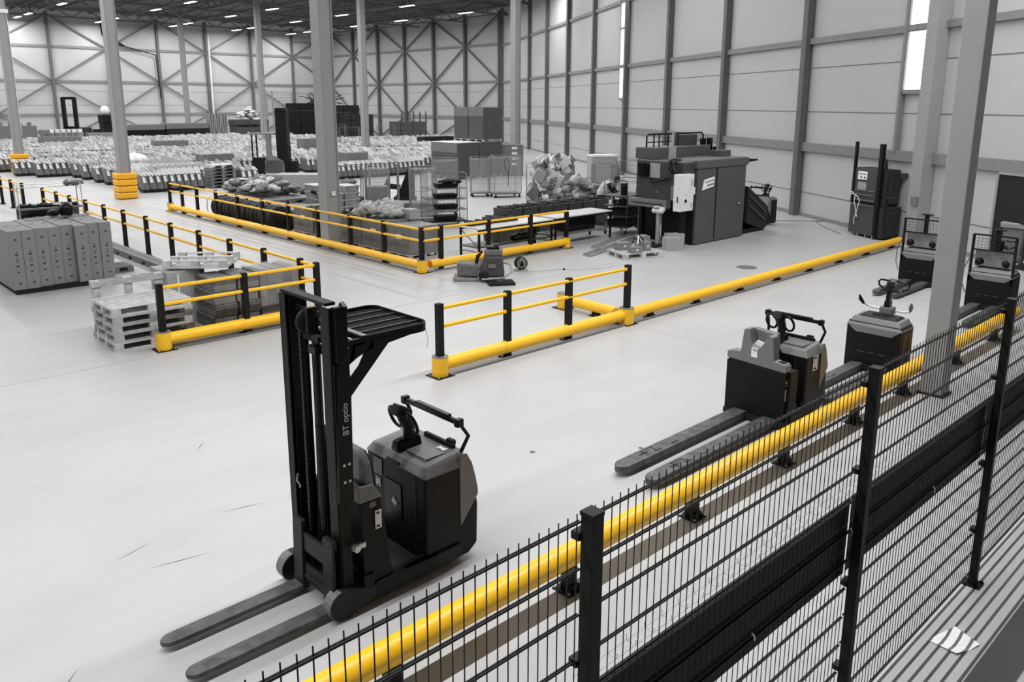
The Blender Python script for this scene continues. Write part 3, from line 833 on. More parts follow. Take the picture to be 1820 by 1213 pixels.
MB().tube([(gx1,gy0+.06,gz-.03),(gx1-.01,gy0+.02,gz-.1),(gx1-.02,gy0,gz-.13),(gx1-.05,gy0-.02,gz-.17)], .002, 5).build('loose_thread', GREY, t)
WLET = mat('white_lettering', .75, .6)
text('BT optio', .072, WLET, t, frame_m((.105,-.397,1.66), (0,0,1), (-1,0,0)), 'lettering')
b = MB()
for x, z in ((.075,1.29),(.12,1.29),(.075,1.15),(.12,1.15)): b.cyl((x,-.399,z),(x,-.39,z),.012,12)
b.build('white_stud', WHITE, t)
MB().box(.02,-.395,.98,.15,-.372,1.08).build('arm_plate', BLACK, t)

# ------------------------------------------------------------------ ride-on pallet truck by the fence
t = thing('pallet_truck', 'black ride-on pallet truck marked 156, forks pointing left, behind the fence', 'pallet truck', (9.0, 5.0, 0))
fork_pair(t, -2.5, .1, (.21, -.21), .19, .05, .125, FORK, .3, True)
for y in (.21, -.21):
    b = MB(); b.cyl((-2.15,y-.03,.04),(-2.15,y+.03,.04),.038,12); b.cyl((-2.05,y-.03,.04),(-2.05,y+.03,.04),.038,12); b.build('load_wheel', RUBBER, t)
b = MB(); b.box(0,-.36,.03,.14,.45,.76); b.box(.01,-.35,.7,.13,.43,.8); b.box(.1,-.40,.03,.3,.42,.74)
b.build('battery_box', BLACK, t, bevel=.015)
b = MB(); b.box(-.02,-.45,.03,.1,.45,.1); b.build('lift_bar', DARK, t)
b = MB(); b.prism([(-.38,.75),(.45,.78),(.45,.87),(.40,.89),(.26,.90),(.23,1.20),(.19,1.22),(.15,1.22),(.10,1.02),(.0,.99),(-.10,1.14),(-.13,1.19),(-.18,1.17),(-.215,.87),(-.35,.86),(-.38,.83)], 'x', -.0, .14)
bk = b.build('front_cover', LGREY, t, bevel=.012)
MB().prism([(-.16,.95),(.22,.95),(.2,1.2),(-.14,1.18)], 'x', .16, .26).build('document_holder', LGREY, t, bevel=.02)
MB().prism([(-.08,.98),(.12,1.01),(.06,1.08),(-.04,1.06)], 'x', .06, .07).build('folded_note', PAPER, t)
s_ = sticker(t, (-.004,.06,.93), (0,-1,0), (0,0,1), .085, .13, 0, name='number_label')
text('156', .042, INK, s_, Matrix.Translation((0,.03,.003)), 'lettering')
MB().box(.03,-.34,.862,.11,-.26,.872).build('display', DARK, t)
text('BT optio', .075, WLET, t, frame_m((.08,-.362,.5), (0,0,-1), (1,0,0)), 'lettering')
MB().box(.28,-.40,.1,.52,.42,.15).build('platform', MATS['step_mat'], t)
b = MB(); b.box(.15,-.42,.05,.6,-.36,.18); b.box(.15,.38,.05,.6,.45,.18); b.build('chassis_rail', BLACK, t, bevel=.01)
rear_unit(t, .5, -.40, .86)
sticker(t, (.72,-.406,.74), (1,0,0), (0,0,1), .13, .2, 2, name='warning_sticker')
MB().cyl((.9,-.3,.09),(.9,.3,.09),.09,16).build('drive_wheel', RUBBER, t)

# ------------------------------------------------------------------ walk-behind pallet trucks
def walkie(label, loc, rz=0, screen=False, tiller=True, flip=False):
    t = thing('pallet_truck', label, 'pallet truck', loc, rz)
    fork_pair(t, -1.75 if screen else -1.9, .1, (.19,-.19), .18, .05, .12, FORK, .3, True)
    W = .41
    D = .46
    b = MB(); b.box(0,-W,.03,D,W,.72); b.box(.02,-W+.01,.7,D-.02,W-.01,.76); b.build('body', BLACK, t, bevel=.015)
    MB().box(-.03,-.36,.03,.08,.36,.11).build('lift_bar', DARK, t)
    b = MB()
    b.hexa([(-.006,-W-.004,.70),(D,-W-.004,.70),(D,W+.004,.70),(-.006,W+.004,.70)], [(.07,-W+.07,.825),(D-.04,-W+.07,.835),(D-.04,W-.07,.835),(.07,W-.07,.825)])
    b.prism([(-W,.71),(W,.71),(W-.14,.60),(-W+.14,.60)], 'x', -.008, .01)
    cv = b.build('top_cover', LGREY, t, bevel=.006)
    b = MB(); b.hexa([(.10,-.3,.82),(.41,-.3,.83),(.41,.3,.83),(.10,.3,.82)], [(.13,-.26,.855),(.38,-.25,.865),(.38,.25,.865),(.13,.26,.855)]); b.box(.17,-.12,.855,.2,.12,.87); b.box(.25,-.14,.86,.34,.14,.875)
    b.build('storage_tray', DARK, cv, bevel=.006)
    b = MB(); b.box(.08,-W-.006,.15,.42,-W,.66); b.box(.26,-W-.012,.2,.31,-W-.006,.6); b.build('side_hatch', DARK, t)
    b = MB(); 
    for y in (-.2,-.04,.12): b.box(-.004,y,.30,.0,y+.1,.305)
    b.build('panel_seam', GREY, t)
    MB().cyl((.35,-.2,.09),(.35,.2,.09),.09,14).build('drive_wheel', RUBBER, t)
    if tiller:
        k0 = len(t.children)
        b = MB(); b.rbox((.58,0,.9),(.16,.2,.12)); b.build('tiller_base', GREY, t, bevel=.02)
        b = MB(); b.beam((.57,0,.9),(.60,0,1.22),.10,.06); b.beam((.57,0,.94),(.585,0,1.05),.12,.08)
        b.build('tiller_arm', BLACKG, t, bevel=.008)
        b = MB(); b.hexa([(.56,-.15,1.19),(.66,-.15,1.19),(.66,.15,1.19),(.56,.15,1.19)], [(.57,-.07,1.26),(.65,-.07,1.26),(.65,.07,1.26),(.57,.07,1.26)])
        b.rbox((.6,0,1.3),(.08,.1,.1)); b.build('tiller_head', DARK, t, bevel=.012)
        b = MB(); b.rbox((.6,0,1.36),(.09,.12,.02)); b.build('head_cap', GREY, t)
        for s in (-1, 1):
            b = MB(); b.tube([(.6,s*.05,1.33),(.6,s*.20,1.335),(.6,s*.235,1.30),(.6,s*.22,1.24),(.6,s*.13,1.19)], .015, 8); b.build('hand_loop', BLACKG, t)
            b = MB(); b.tube([(.62,s*.08,.9),(.62,s*.22,.90),(.6,s*.32,.92),(.52,s*.36,.97)], .017, 8); o = b.build('side_arm', WHITE, t)
            b = MB(); b.tube([(.53,s*.355,.96),(.47,s*.38,1.03),(.44,s*.39,1.10)], [.022,.032,.012], 8); b.build('grip', BLACK if s > 0 else GREY, o)
    if tiller:
        for ch in list(t.children)[k0:]:
            if ch.name.startswith(('tiller','head_cap','hand_loop','side_arm')): ch.location.x = -.13
    if screen:
        for y in (-W+.03, W-.03):
            b = MB(); b.box(.0,y-.02,.55,.05,y+.02,1.5); b.build('frame_post', BLACKP, t)
        b = MB()
        for z in (1.5, 1.2): b.box(.01,-W+.03,z-.02,.04,W-.03,z+.01)
        b.build('frame_rail', BLACKP, t)
        b = MB()
        for i in range(5): b.cyl((.03,-W+.03,1.24+.06*i),(.03,W-.03,1.24+.06*i),.003,5)
        for i in range(12): b.cyl((.03,-W+.06+.064*i,1.2),(.03,-W+.06+.064*i,1.5),.003,5)
        b.build('screen_mesh', BLACKP, t)
        b = MB(); b.box(.1,-.34,.86,.16,.34,1.17); b.build('load_pad', mat('clear_board', .17, .35, var=.3, scale=6), t, bevel=.01)
        b = MB(); b.blob((.1,.25,.95),(.06,.08,.07),3); b.blob((.1,-.22,.95),(.06,.07,.07),4); b.build('glove', BLACK, t)
        b = MB(); b.box(.2,-.04,1.1,.26,.04,1.58); b.box(.16,-.12,1.58,.3,.1,1.6); b.build('display_pole', BLACKP, t)
        b = MB(); b.tube([(.02,W,1.0),(-.02,W+.07,.8),(.0,W+.08,.5),(.03,W+.02,.3)], .008, 6); b.build('cable', BLACK, t)
    return t
walkie('walk-behind pallet truck with looped tiller and two pale side arms, left of grey column', (12.1, 4.86, 0))
walkie('black pallet truck with mesh screen standing at the end of the yellow bumper tube', (18.95, 6.78, 0), screen=True, tiller=False)
t4 = walkie('black pallet truck with mesh screen, right of the thick grey column', (17.6, 4.93, 0), screen=True)
b = MB(); b.tube([(.7,-.38,.95),(.85,-.48,.9),(.95,-.5,.7),(.92,-.5,.4)], .03, 8); b.build('arm_bar', WHITE, t4)
b = MB(); b.hexa([(.95,-.25,1.55),(1.2,-.25,1.55),(1.2,.2,1.55),(.95,.2,1.55)], [(.98,-.1,1.66),(1.2,-.1,1.63),(1.2,.22,1.66),(.98,.22,1.66)]); b.box(1.0,-.2,.9,1.15,.15,1.55)
b.build('seat_back', LGREY, t4, bevel=.02)
t = thing('reach_truck', 'dark truck body parked at the right edge beyond the screened pallet truck', 'forklift', (19.55, 4.25, 0))
b = MB(); b.box(-.5,-.6,.1,.6,.35,1.05); b.build('body', DARK, t, bevel=.04)
b = MB(); b.box(-.3,-.5,1.05,.5,.3,1.12); b.build('top_cover', LGREY, t, bevel=.02)
b = MB()
for x in (-.3,.4): b.cyl((x,-.55,.15),(x,.3,.15),.15,16)
b.build('wheel', RUBBER, t)
#@@HALL0

# ------------------------------------------------------------------ pallets
def pallet(label, loc, rz=0, m=None, L=1.2, W=.8, group=None, slats=7, sw=None):
    m = m or WOOD
    t = thing('wooden_pallet', label, 'pallet', loc, rz, group)
    b = MB()
    sw = sw or W/(slats*1.28)
    for i in range(slats):
        y = -W/2 + sw/2 + (W-sw)*i/(slats-1)
        b.box(-L/2, y-sw/2, .122, L/2, y+sw/2, .144)
    b.build('deck_board', m, t)
    b = MB()
    for x in (-L/2+.07, 0, L/2-.07): b.box(x-.07, -W/2, .10, x+.07, W/2, .122)
    b.build('cross_board', m, t)
    b = MB()
    for x in (-L/2+.07, 0, L/2-.07):
        for y in (-W/2+.05, 0, W/2-.05): b.box(x-.07, y-.05, .022, x+.07, y+.05, .10)
    b.build('block', m, t)
    b = MB()
    for y in (-W/2+.05, 0, W/2-.05): b.box(-L/2, y-.05, 0, L/2, y+.05, .022)
    b.build('bottom_runner', m, t)
    return t
WOODL = mat('pale_wood', .50, .7, var=.2, scale=8)
names = ['bottom one of the pallet stack beside the left barrier pillar', 'second pallet from the floor in the stack beside the left barrier pillar', 'middle pallet of the stack beside the left barrier pillar',
         'second pallet from the top in the stack beside the left barrier pillar', 'topmost pallet of the stack beside the left barrier pillar, pale slatted deck']
for i, l in enumerate(names):
    pallet(l, (4.68+.02*(i % 2), 14.2+.015*i, .145*i), .01*(i-2), WOODL if i in (0, 4) else WOOD, 1.3, 1.0)
t = pallet('wooden pallet standing upright on its edge behind the pallet stack', (4.66, 14.93, .52), 0, WOOD, 1.2, 1.0, slats=4, sw=.1)
t.rotation_euler = (R(94), 0, 0)
t = pallet('pale pallet lying upside down on the light box, its blocks pointing up', (6.08, 14.95, 1.185), R(-40), WOODL, 1.15, .95)
t.rotation_euler = (R(180), 0, R(-40))
pallet('lone wooden pallet on the floor right of the brown carton block', (6.2, 20.75, 0), 0, WOODD, .8, .7)

# light box and wrapped cartons in the barrier corner
t = thing('carton', 'light grey box under the upturned pallet', 'box', (5.62, 15.15, 0))
MB().box(-.3,-.42,.0,.3,.42,1.0).build('carton_body', mat('pale_card', .34, .7), t, bevel=.01)
MB().box(-.12,-.4215,.1,-.09,-.42,.95).build('tape', WHITE, t)
CG = mat('wrapped_carton', .17, .6, var=.25, scale=6)
CG2 = mat('carton_flap', .10, .6, var=.2, scale=6)
def small_carton():
    t = thing('carton', 'small grey carton in the stacked block beside the upturned pallet', 'box', (0,0,0), 0, 'grey cartons stacked in the barrier corner')
    MB().box(-.2,-.2,.002,.2,.2,.228).build('carton_body', CG, t, bevel=.012)
    b = MB(); b.box(-.202,-.202,.12,.202,.202,.224); b.build('printed_flap', CG2, t, bevel=.01)
    return t
c0 = small_carton(); first = True
for L in range(4):
    for i in range(2):
        for j in range(2):
            p = (5.98+.44*i+(.03 if L % 2 else 0), 14.05+.44*j, .232*L+.002)
            lb = 'small grey carton behind the left barrier, %s layer, %s %s of the stack' % (('bottom','second','third','top')[L], ('front','back')[j], ('left','right')[i])
            if first: c0.location = p; first = False; c0['label'] = lb
            else: dup(c0, p, .03*((L+i) % 3-1), lb)
FILM = mat('stretch_film', .45, .22, alpha=.28, var=.2, scale=5)
t = thing('wrapped_pallet_load', 'film-wrapped block of grey cartons behind the left barrier, rightmost in the corner', 'pallet load', (7.05, 14.25, 0))
for L in range(4):
    for i in range(5):
        b = MB(); x = -.36+.16*i; b.box(x+.003, -.35, .235*L+.003, x+.155, .4, .235*L+.23 + (.012*(i % 3)))
        b.build('carton', CG if (i+L) % 3 else CG2, t, bevel=.01)
MB().box(-.375,-.36,.01,.45,.41,.985).build('stretch_film', FILM, t, bevel=.04)

# tall brown cartons on a dark pallet, left
t = thing('dark_pallet', 'black pallet under the row of tall printed cartons', 'pallet', (4.9, 20.3, 0))
MB().box(-1.02,-.85,.0,.95,.9,.1).build('pallet_deck', RUBBER, t)
labs = ['leftmost', 'second from left', 'third from left', 'fourth from left', 'fourth from right', 'third from right', 'second from right', 'rightmost']
for i in range(8):
    x0 = 3.84 + .258*i; dz = (0,0,.012,.0,.02,-.005,.018,.015)[i]; dy = (0,.0,.05,.1,.12,-.02,.06,.04)[i]
    t = thing('tall_carton', 'tall grey-brown printed carton, %s of the eight in the block' % labs[i], 'box', (x0+.127, 19.45+dy, .1), 0, 'tall cartons in the left block')
    MB().box(-.126,0,0,.126,1.78,1.265+dz).build('carton_body', CARD, t, bevel=.008)
    b = MB(); 
    for k, z in enumerate((1.08, .76, .5, .37, .14)):
        if z in (1.08, .14): b.rbox((.01,-.002,z),(.06,.004,.012),0,.6); b.rbox((.01,-.002,z),(.06,.004,.012),0,-.6)
        elif z == .76:
            b.prism([(-.035,z),(0,z-.035),(.04,z),(.025,z+.012),(0,z-.005),(-.02,z+.012)], 'y', -.004, 0); b.rbox((.005,-.002,z+.045),(.02,.004,.03)); b.rbox((-.012,-.002,z-.13),(.006,.004,.1)); b.rbox((.022,-.002,z-.12),(.006,.004,.1))
        elif z == .5: b.prism([(-.03,z),(.03,z),(.02,z+.025),(-.02,z+.025)], 'y', -.004, 0)
        else: b.prism([(-.03,z+.02),(.03,z+.02),(.0,z-.01)], 'y', -.004, 0)
    b.rbox((.02,.8,1.266+dz),(.09,.05,.003),.6)
    b.build('print', INK, t)
t = thing('black_bag', 'slumped black bag lying on top of the tall cartons', 'bag', (5.3, 21.0, 1.37))
b = MB(); b.blob((.12,0,.17),(.16,.14,.2),7,10,.1); b.blob((-.15,-.02,.14),(.15,.12,.08),8,10,.1); b.build('bag_body', BLACKG, t)
t = thing('plastic_film', 'crumpled clear film on top of the tall cartons', 'plastic film', (5.2, 20.9, 1.385))
b = MB()
for i in range(7): b.blob((-.6+.2*i,.05*(i % 3),.02),(.14,.1,.03+.01*(i % 2)),20+i,8,.45)
b.build('film', FILM, t)

# shelf trolley at left edge
def caster(mb, x, y, r=.06, mi=0):
    mb.lathe((x,y,r), [(r*.6,-.02),(r,-.015),(r,.015),(r*.6,.02)], 14, mi, 'y'); mb.box(x-.015,y-.03,r,x+.015,y+.03,r*2+.02,mi)
def shelf_trolley(label, loc, rz, L, W, H, shelves, col_=None, load=True, seed=1):
    t = thing('shelf_trolley', label, 'trolley', loc, rz); m = col_ or STEEL; rg = random.Random(seed)
    for s in (-1, 1):
        x = s*L/2
        b = MB(); b.tube([(x,-W/2,.14),(x,-W/2,H-.06),(x,-W/2+.06,H),(x,W/2-.06,H),(x,W/2,H-.06),(x,W/2,.14)], .013, 8)
        b.cyl((x,-W/2,H-.14),(x,W/2,H-.14),.009,6); b.build('end_frame', m, t)
    for z in shelves:
        b = MB(); b.box(-L/2,-W/2,z-.02,L/2,W/2,z+.02); b.build('shelf', m if col_ else GREY, t)
    for i, (x, y) in enumerate(((-L/2+.05,-W/2+.05),(L/2-.05,-W/2+.05),(-L/2+.05,W/2-.05),(L/2-.05,W/2-.05))):
        b = MB(); caster(b, x, y); b.build('caster', RUBBER, t)
    return t
t = shelf_trolley('steel shelf trolley full of dark parts at the left edge', (5.95, 24.6, 0), R(-6), 1.5, .7, 1.88, (.3, .6, .93, 1.24))
for z in (.62, .95, 1.26):
    b = MB(); rg = random.Random(int(z*100))
    for i in range(14): b.blob((-.68+.1*i, -.2+.3*rg.random(), z+.04), (.07,.12,.045+.03*rg.random()), i, 8, .3)
    b.build('dark_parts', DARK, t)
    b = MB(); b.rbox((.1+.2*rg.random(), -.2, z+.07), (.22,.14,.06), rg.random(), .2); b.rbox((.45, -.15, z+.05), (.14,.1,.05), rg.random()); b.build('white_pack', WHITE, t)
MB().box(-.75,.3,.62,.75,.34,1.2).build('back_sheet', GREY, t)
for z in (1.84, 1.76): MB().cyl((-.75,.3,z),(.75,.3,z),.011,8).build('top_rail', CHROME, t)
t = thing('cloth_bag', 'grey cloth slung over the corner of the steel shelf trolley', 'bag', (6.62, 24.5, 1.82))
b = MB(); b.blob((0,0,.05),(.2,.16,.07),3,10,.3); b.blob((-.2,.05,.05),(.08,.08,.08),5,8,.4); b.build('cloth', GREY, t)

# low kerb beam under the left handrails
t = thing('kerb_beam', 'low grey kerb beam with fork slots along the left handrail', 'kerb', (7.25, 21.9, 0))
b = MB(); x0, x1 = -.22, .12
b.box(x0,-4.6,.10,x1,3.2,.16)
y = -4.6
while y < 3.2:
    b.box(x0,y,0,x1,min(y+.72,3.2),.10); y += .95
b.build('beam_body', mat('kerb_grey', .15, .6, var=.15), t)

# ------------------------------------------------------------------ big grey boxes and loads along the aisle barrier
GBOX = mat('grey_bulk_box', .16, .55, var=.25, scale=2.5)
def bulk_box(label, y0, y1, h, x0=12.35, x1=13.35, top=None):
    t = thing('bulk_box', label, 'box', ((x0+x1)/2, (y0+y1)/2, 0))
    a, c = (x1-x0)/2, (y1-y0)/2
    b = MB(); b.hexa([(-a,-c,.13),(a,-c,.13),(a,c,.13),(-a,c,.13)], [(-a+.03,-c+.03,h),(a-.03,-c+.03,h),(a-.03,c-.03,h),(-a+.03,c-.03,h)]); b.build('box_body', GBOX, t, bevel=.02)
    b = MB()
    for yy in (-c+.08, 0, c-.08):
        b.box(-a-.03,yy-.06,0,a+.03,yy+.06,.03)
        for xx in (-a+.05, 0, a-.05): b.box(xx-.06,yy-.06,.03,xx+.06,yy+.06,.11)
    b.box(-a-.03,-c,.11,a+.03,c,.13); b.build('pallet_base', WOOD, t)
    b = MB(); b.box(-a-.0,-.12,h*.6,-a+.022,.1,h*.6+.11); b.build('label', PAPER, t)
    MB().rbox((-a+.02,c*.4,h*.42),(.012,.36,.4),0,0,.3).build('printed_panel', mat('panel_tint', .22, .5), t)
    return t
bulk_box('grey bulk box on a pallet, nearest the barrier corner pillar', 16.95, 18.0, .86)
bulk_box('grey bulk box under the heap of clear film', 18.08, 19.25, .9)
bulk_box('grey bulk box right behind the middle column', 19.33, 20.5, .8, 12.4)
bulk_box('grey bulk box left of the middle column foot', 20.6, 21.8, .82)
bulk_box('grey bulk box furthest along the barrier beside the tyres', 21.9, 23.1, .88)
t = thing('plastic_film', 'big crumpled heap of clear film on the bulk boxes', 'plastic film', (12.9, 18.9, .9))
b = MB(); rg = random.Random(5)
for i in range(20): b.blob((rg.uniform(-.45,.45), rg.uniform(-.5,.6), .1+.25*rg.random()), (.22,.2,.12), 40+i, 9, .5)
b.build('film', mat('crumpled_film', .5, .3, var=.3, scale=12, alpha=.75), t)
t = thing('black_netting', 'black netting strewn on the bulk boxes left of the film heap', 'netting', (12.8, 20.7, .86))
b = MB()
for i in range(26): b.blob((rg.uniform(-.45,.4), rg.uniform(-1.2,1.6), .03), (.12,.14,.05), 80+i, 7, .5)
b.build('net', BLACK, t)
t = thing('carton', 'small pale carton leaning at the end of the bulk boxes', 'box', (13.3, 18.2, .88))
MB().box(-.15,-.2,0,.15,.2,.28).build('carton_body', mat('pale_card',.34), t, bevel=.01)

# tyres
TYRE = mat('tyre', .022, .6, bump=.2, scale=30)
def tyre(label):
    t = thing('tyre', label, 'tyre', (0,0,0), 0, 'black tyres standing in a row behind the barrier')
    b = MB(); b.lathe((0,0,.4), [(.27,-.11),(.36,-.125),(.39,-.10),(.40,-.0),(.39,.10),(.36,.125),(.27,.11)], 22, ax='y'); b.build('tread', TYRE, t)
    b = MB(); b.lathe((0,0,.4), [(.05,-.116),(.268,-.1125),(.268,-.1)], 20, ax='y'); b.build('inner', RUBBER, t)
    return t
t0 = tyre('black tyre standing in the row behind the long barrier')
for i in range(15):
    p = (12.35+.02*(i % 2), 24.0+.30*i, 0)
    lb = 'black tyre in the row behind the long barrier, %s from the near end' % ordinal(i+1)
    if i == 0: t0.location = p; t0['label'] = lb
    else: dup(t0, p, .04*((i*7) % 3-1), lb)
t = thing('wire_hoop', 'pale hoop leaning on the last tyre of the row', 'hoop', (12.1, 28.6, 0))
b = MB(); b.tube([(.0,.34*math.cos(a),.37+.34*math.sin(a)) for a in [2*math.pi*i/20 for i in range(20)]], .018, 6, closed=True); b.build('rim', CHROME, t)

# flat board platform and grey textile heap behind the tyres
t = thing('flat_platform', 'low table of grey boards behind the tyres', 'platform', (13.8, 27.6, 0))
b = MB()
for i in range(8): b.box(-.9+.23*i,-1.9,.70,-.69+.23*i,1.9,.76)
b.build('board', GREY, t)
b = MB()
for x in (-.8,.8):
    for y in (-1.7,0,1.7): b.box(x-.04,y-.04,0,x+.04,y+.04,.70)
b.build('leg', DARK, t)
BAGW = mat('bag_white', .8, .55, var=.35, scale=5)
BAGG = mat('bag_grey', .52, .6, var=.35, scale=5)
def heap(name, label, cat, loc, n, ex, ey, ez, r, m, seed, rz=0):
    t = thing(name, label, cat, loc, rz); rg = random.Random(seed); b = MB()
    for i in range(n):
        u, v = rg.uniform(-1,1), rg.uniform(-1,1)
        z = ez*rg.random()*(1-.6*max(abs(u),abs(v))**2)
        b.blob((u*ex, v*ey, z+.04), (r*rg.uniform(.6,1.4), r*rg.uniform(.6,1.4), r*rg.uniform(.3,.7)), seed*50+i, 8, .45, i % 2)
    o = b.build('bundle', m, t); tag(o, None, kind='stuff'); return t
heap('textile_heap', 'heap of pale grey sacks piled on the board platform', 'textile heap', (13.9, 28.2, .84), 60, .8, 1.6, .45, .22, [BAGG, GREY], 3)
heap('textile_heap', 'white and dark bundles heaped right of the sack pile', 'textile heap', (15.5, 27.5, .12), 46, .5, .6, .75, .22, [BAGW, DARK], 4)
t = thing('flat_cart', 'low grey cart with a flat side at the right end of the tyres', 'cart', (13.1, 23.9, 0))
b = MB(); b.box(-.3,-.5,.12,1.0,1.7,.62); b.build('cart_body', GREY, t, bevel=.02)
b = MB(); b.box(-.35,-.55,.04,1.05,1.75,.12); b.build('cart_base', BLACK, t)
t = thing('dark_hose', 'dark bent hose sticking out beside the crate stack', 'hose', (14.6, 24.6, 0))
MB().tube([(0,0,.0),(-.1,.15,.5),(-.25,.3,.95),(-.5,.4,1.05)], .06, 8).build('hose_tube', BLACK, t)

# clear crates stacked
CRATE = mat('clear_crate', .30, .35, var=.3, scale=8, alpha=.9)
def crate():
    t = thing('crate', 'clear grey crate in the stack left of the middle column', 'crate', (0,0,0), 0, 'clear crates stacked beside the middle column')
    b = MB(); b.hexa([(-.27,-.37,0),(.27,-.37,0),(.27,.37,0),(-.27,.37,0)], [(-.3,-.4,.2),(.3,-.4,.2),(.3,.4,.2),(-.3,.4,.2)]); b.build('crate_body', CRATE, t, bevel=.01)
    b = MB(); b.box(-.31,-.41,.195,.31,.41,.225); b.build('rim', mat('crate_rim', .45, .4), t)
    return t
k0 = crate(); first = True
for L in range(5):
    for i in range(2):
        for j in range(2):
            if L == 4 and i == j: continue
            p = (14.35+.63*i, 25.1+.83*j, .1+.23*L)
            p = (p[0]+.2, p[1]-.6, p[2])
            lb = 'clear crate left of the middle column, %s layer, %s %s in its stack' % (('bottom','second','middle','fourth','top')[L], ('front','back')[j], ('left','right')[i])
            if first: k0.location = p; first = False; k0['label'] = lb
            else: dup(k0, p, 0, lb)
t = thing('dark_pallet', 'pallet under the clear crates', 'pallet', (14.87, 24.92, 0)); MB().box(-.65,-.85,0,.65,.85,.1).build('pallet_deck', WOODD, t)

# ------------------------------------------------------------------ roll cages
CAGE = mat('cage_wire', .2, .35, metal=.5)
def roll_cage(label, loc, rz, W=.8, D=.7, H=1.7, sides=3, wrap=False, shelves=(), fill=None, m=CAGE, nb=9):
    t = thing('roll_cage', label, 'roll cage', loc, rz)
    def panel(p, q):
        b = MB(); P = Vector((p[0],p[1],0)); Q = Vector((q[0],q[1],0)); d = (Q-P)
        c = d.normalized()*.07
        b.tube([P+Vector((0,0,.16)), P+Vector((0,0,H-.07)), P+c+Vector((0,0,H)), Q-c+Vector((0,0,H)), Q+Vector((0,0,H-.07)), Q+Vector((0,0,.16))], .013, 7)
        for i in range(1, nb):
            x = P.lerp(Q, i/nb); b.cyl(x+Vector((0,0,.18)), x+Vector((0,0,H-.02)), .0035, 5, caps=False)
        for z in (.2, .55, .95, H-.18): b.cyl(P+Vector((0,0,z)), Q+Vector((0,0,z)), .005, 5, caps=False)
        b.build('side_panel', m, t)
    panel((-W/2,-D/2), (-W/2,D/2)); panel((W/2,-D/2), (W/2,D/2))
    if sides > 2: panel((-W/2,D/2), (W/2,D/2))
    MB().box(-W/2,-D/2,.14,W/2,D/2,.18).build('base_deck', m if not shelves else DARK, t)
    for z in shelves: MB().box(-W/2,-D/2,z-.012,W/2,D/2,z+.012).build('shelf', GREY, t)
    for x in (-W/2+.06, W/2-.06):
        for y in (-D/2+.06, D/2-.06):
            b = MB(); caster(b, x, y, .055); b.build('caster', RUBBER, t)
    if wrap:
        MB().box(-W/2-.012,-D/2-.012,.2,W/2+.012,D/2+.012,H-.05).build('film_wrap', FILM, t, bevel=.03)
    return t
c = roll_cage('roll cage with four shelves of black trays, right of the barrier corner post', (17.0, 21.35, 0), R(-22), 1.35, .85, 1.75, 3, shelves=(.55,.9,1.25), nb=12)
for z, x in ((.19,0),(.565,.02),(.915,0),(1.265,.05)):
    t = thing('black_tray', 'black tray on the %s of the shelved roll cage' % {.19:'bottom deck', .565:'lowest shelf', .915:'middle shelf', 1.265:'top shelf'}[z], 'tray', (17.0+x, 21.3, z), R(-22), 'black trays in the shelved roll cage')
    b = MB(); b.hexa([(-.34,-.2,0),(.34,-.2,0),(.34,.2,0),(-.34,.2,0)], [(-.37,-.23,.14),(.37,-.23,.14),(.37,.23,.14),(-.37,.23,.14)]); b.build('tray_body', BLACKP, t)
heap('strap_pile', 'tangle of black straps on the top shelf of the roll cage', 'straps', (17.15, 21.25, 1.4), 12, .35, .15, .08, .1, [BLACK, BLACKG], 9, R(-22))
roll_cage('tall film-wrapped roll cage behind the shelved cage, right of the pair', (18.6, 23.3, 0), R(-35), .9, .75, 2.05, 3, wrap=True)
roll_cage('film-wrapped roll cage behind the shelved cage, left of the pair', (17.3, 22.9, 0), R(-40), .9, .75, 1.85, 3, wrap=True)
roll_cage('roll cage with grey load immediately right of the middle column', (15.9, 25.6, 0), R(-25), 1.1, .8, 1.75, 3, nb=10)
c = roll_cage('roll cage with round topped mesh panel, second right of the middle column', (16.9, 25.1, 0), R(-38), .85, .8, 1.75, 3, nb=10, wrap=True)
roll_cage('roll cage standing open behind the two near the middle column', (18.2, 26.6, 0), R(-30), 1.1, .8, 1.7, 3, nb=12)
heap('mixed_load', 'grey goods filling the roll cage by the middle column', 'goods', (15.9, 25.6, .2), 40, .42, .3, 1.1, .2, [GREY, GBOX], 12, R(-25))
t = thing('carton', 'grey carton inside the roll cage with the round topped panel', 'box', (16.9, 25.1, .19), R(-38)); MB().box(-.36,-.3,0,.36,.3,.85).build('carton_body', GBOX, t, bevel=.01)
roll_cage('empty mesh roll cage left of the film-wrapped one, before the cardboard bins', (23.6, 27.1, 0), R(-35), .8, .7, 1.7, 3, nb=8, wrap=True)
roll_cage('film-wrapped roll cage just left of the heap of folded boxes', (24.3, 26.2, 0), R(-25), 1.2, .8, 1.8, 3, nb=6, wrap=True)
t = thing('film_roll', 'curled black cable hanging in the film-wrapped cage', 'cable', (24.0, 25.7, 1.0))
MB().tube([(0,0,.0),(-.12,.05,.3),(-.12,.1,.6),(0,.1,.75),(.12,.05,.5),(.03,0,.15),(.0,0,-.5)], .012, 6).build('cable', BLACK, t)
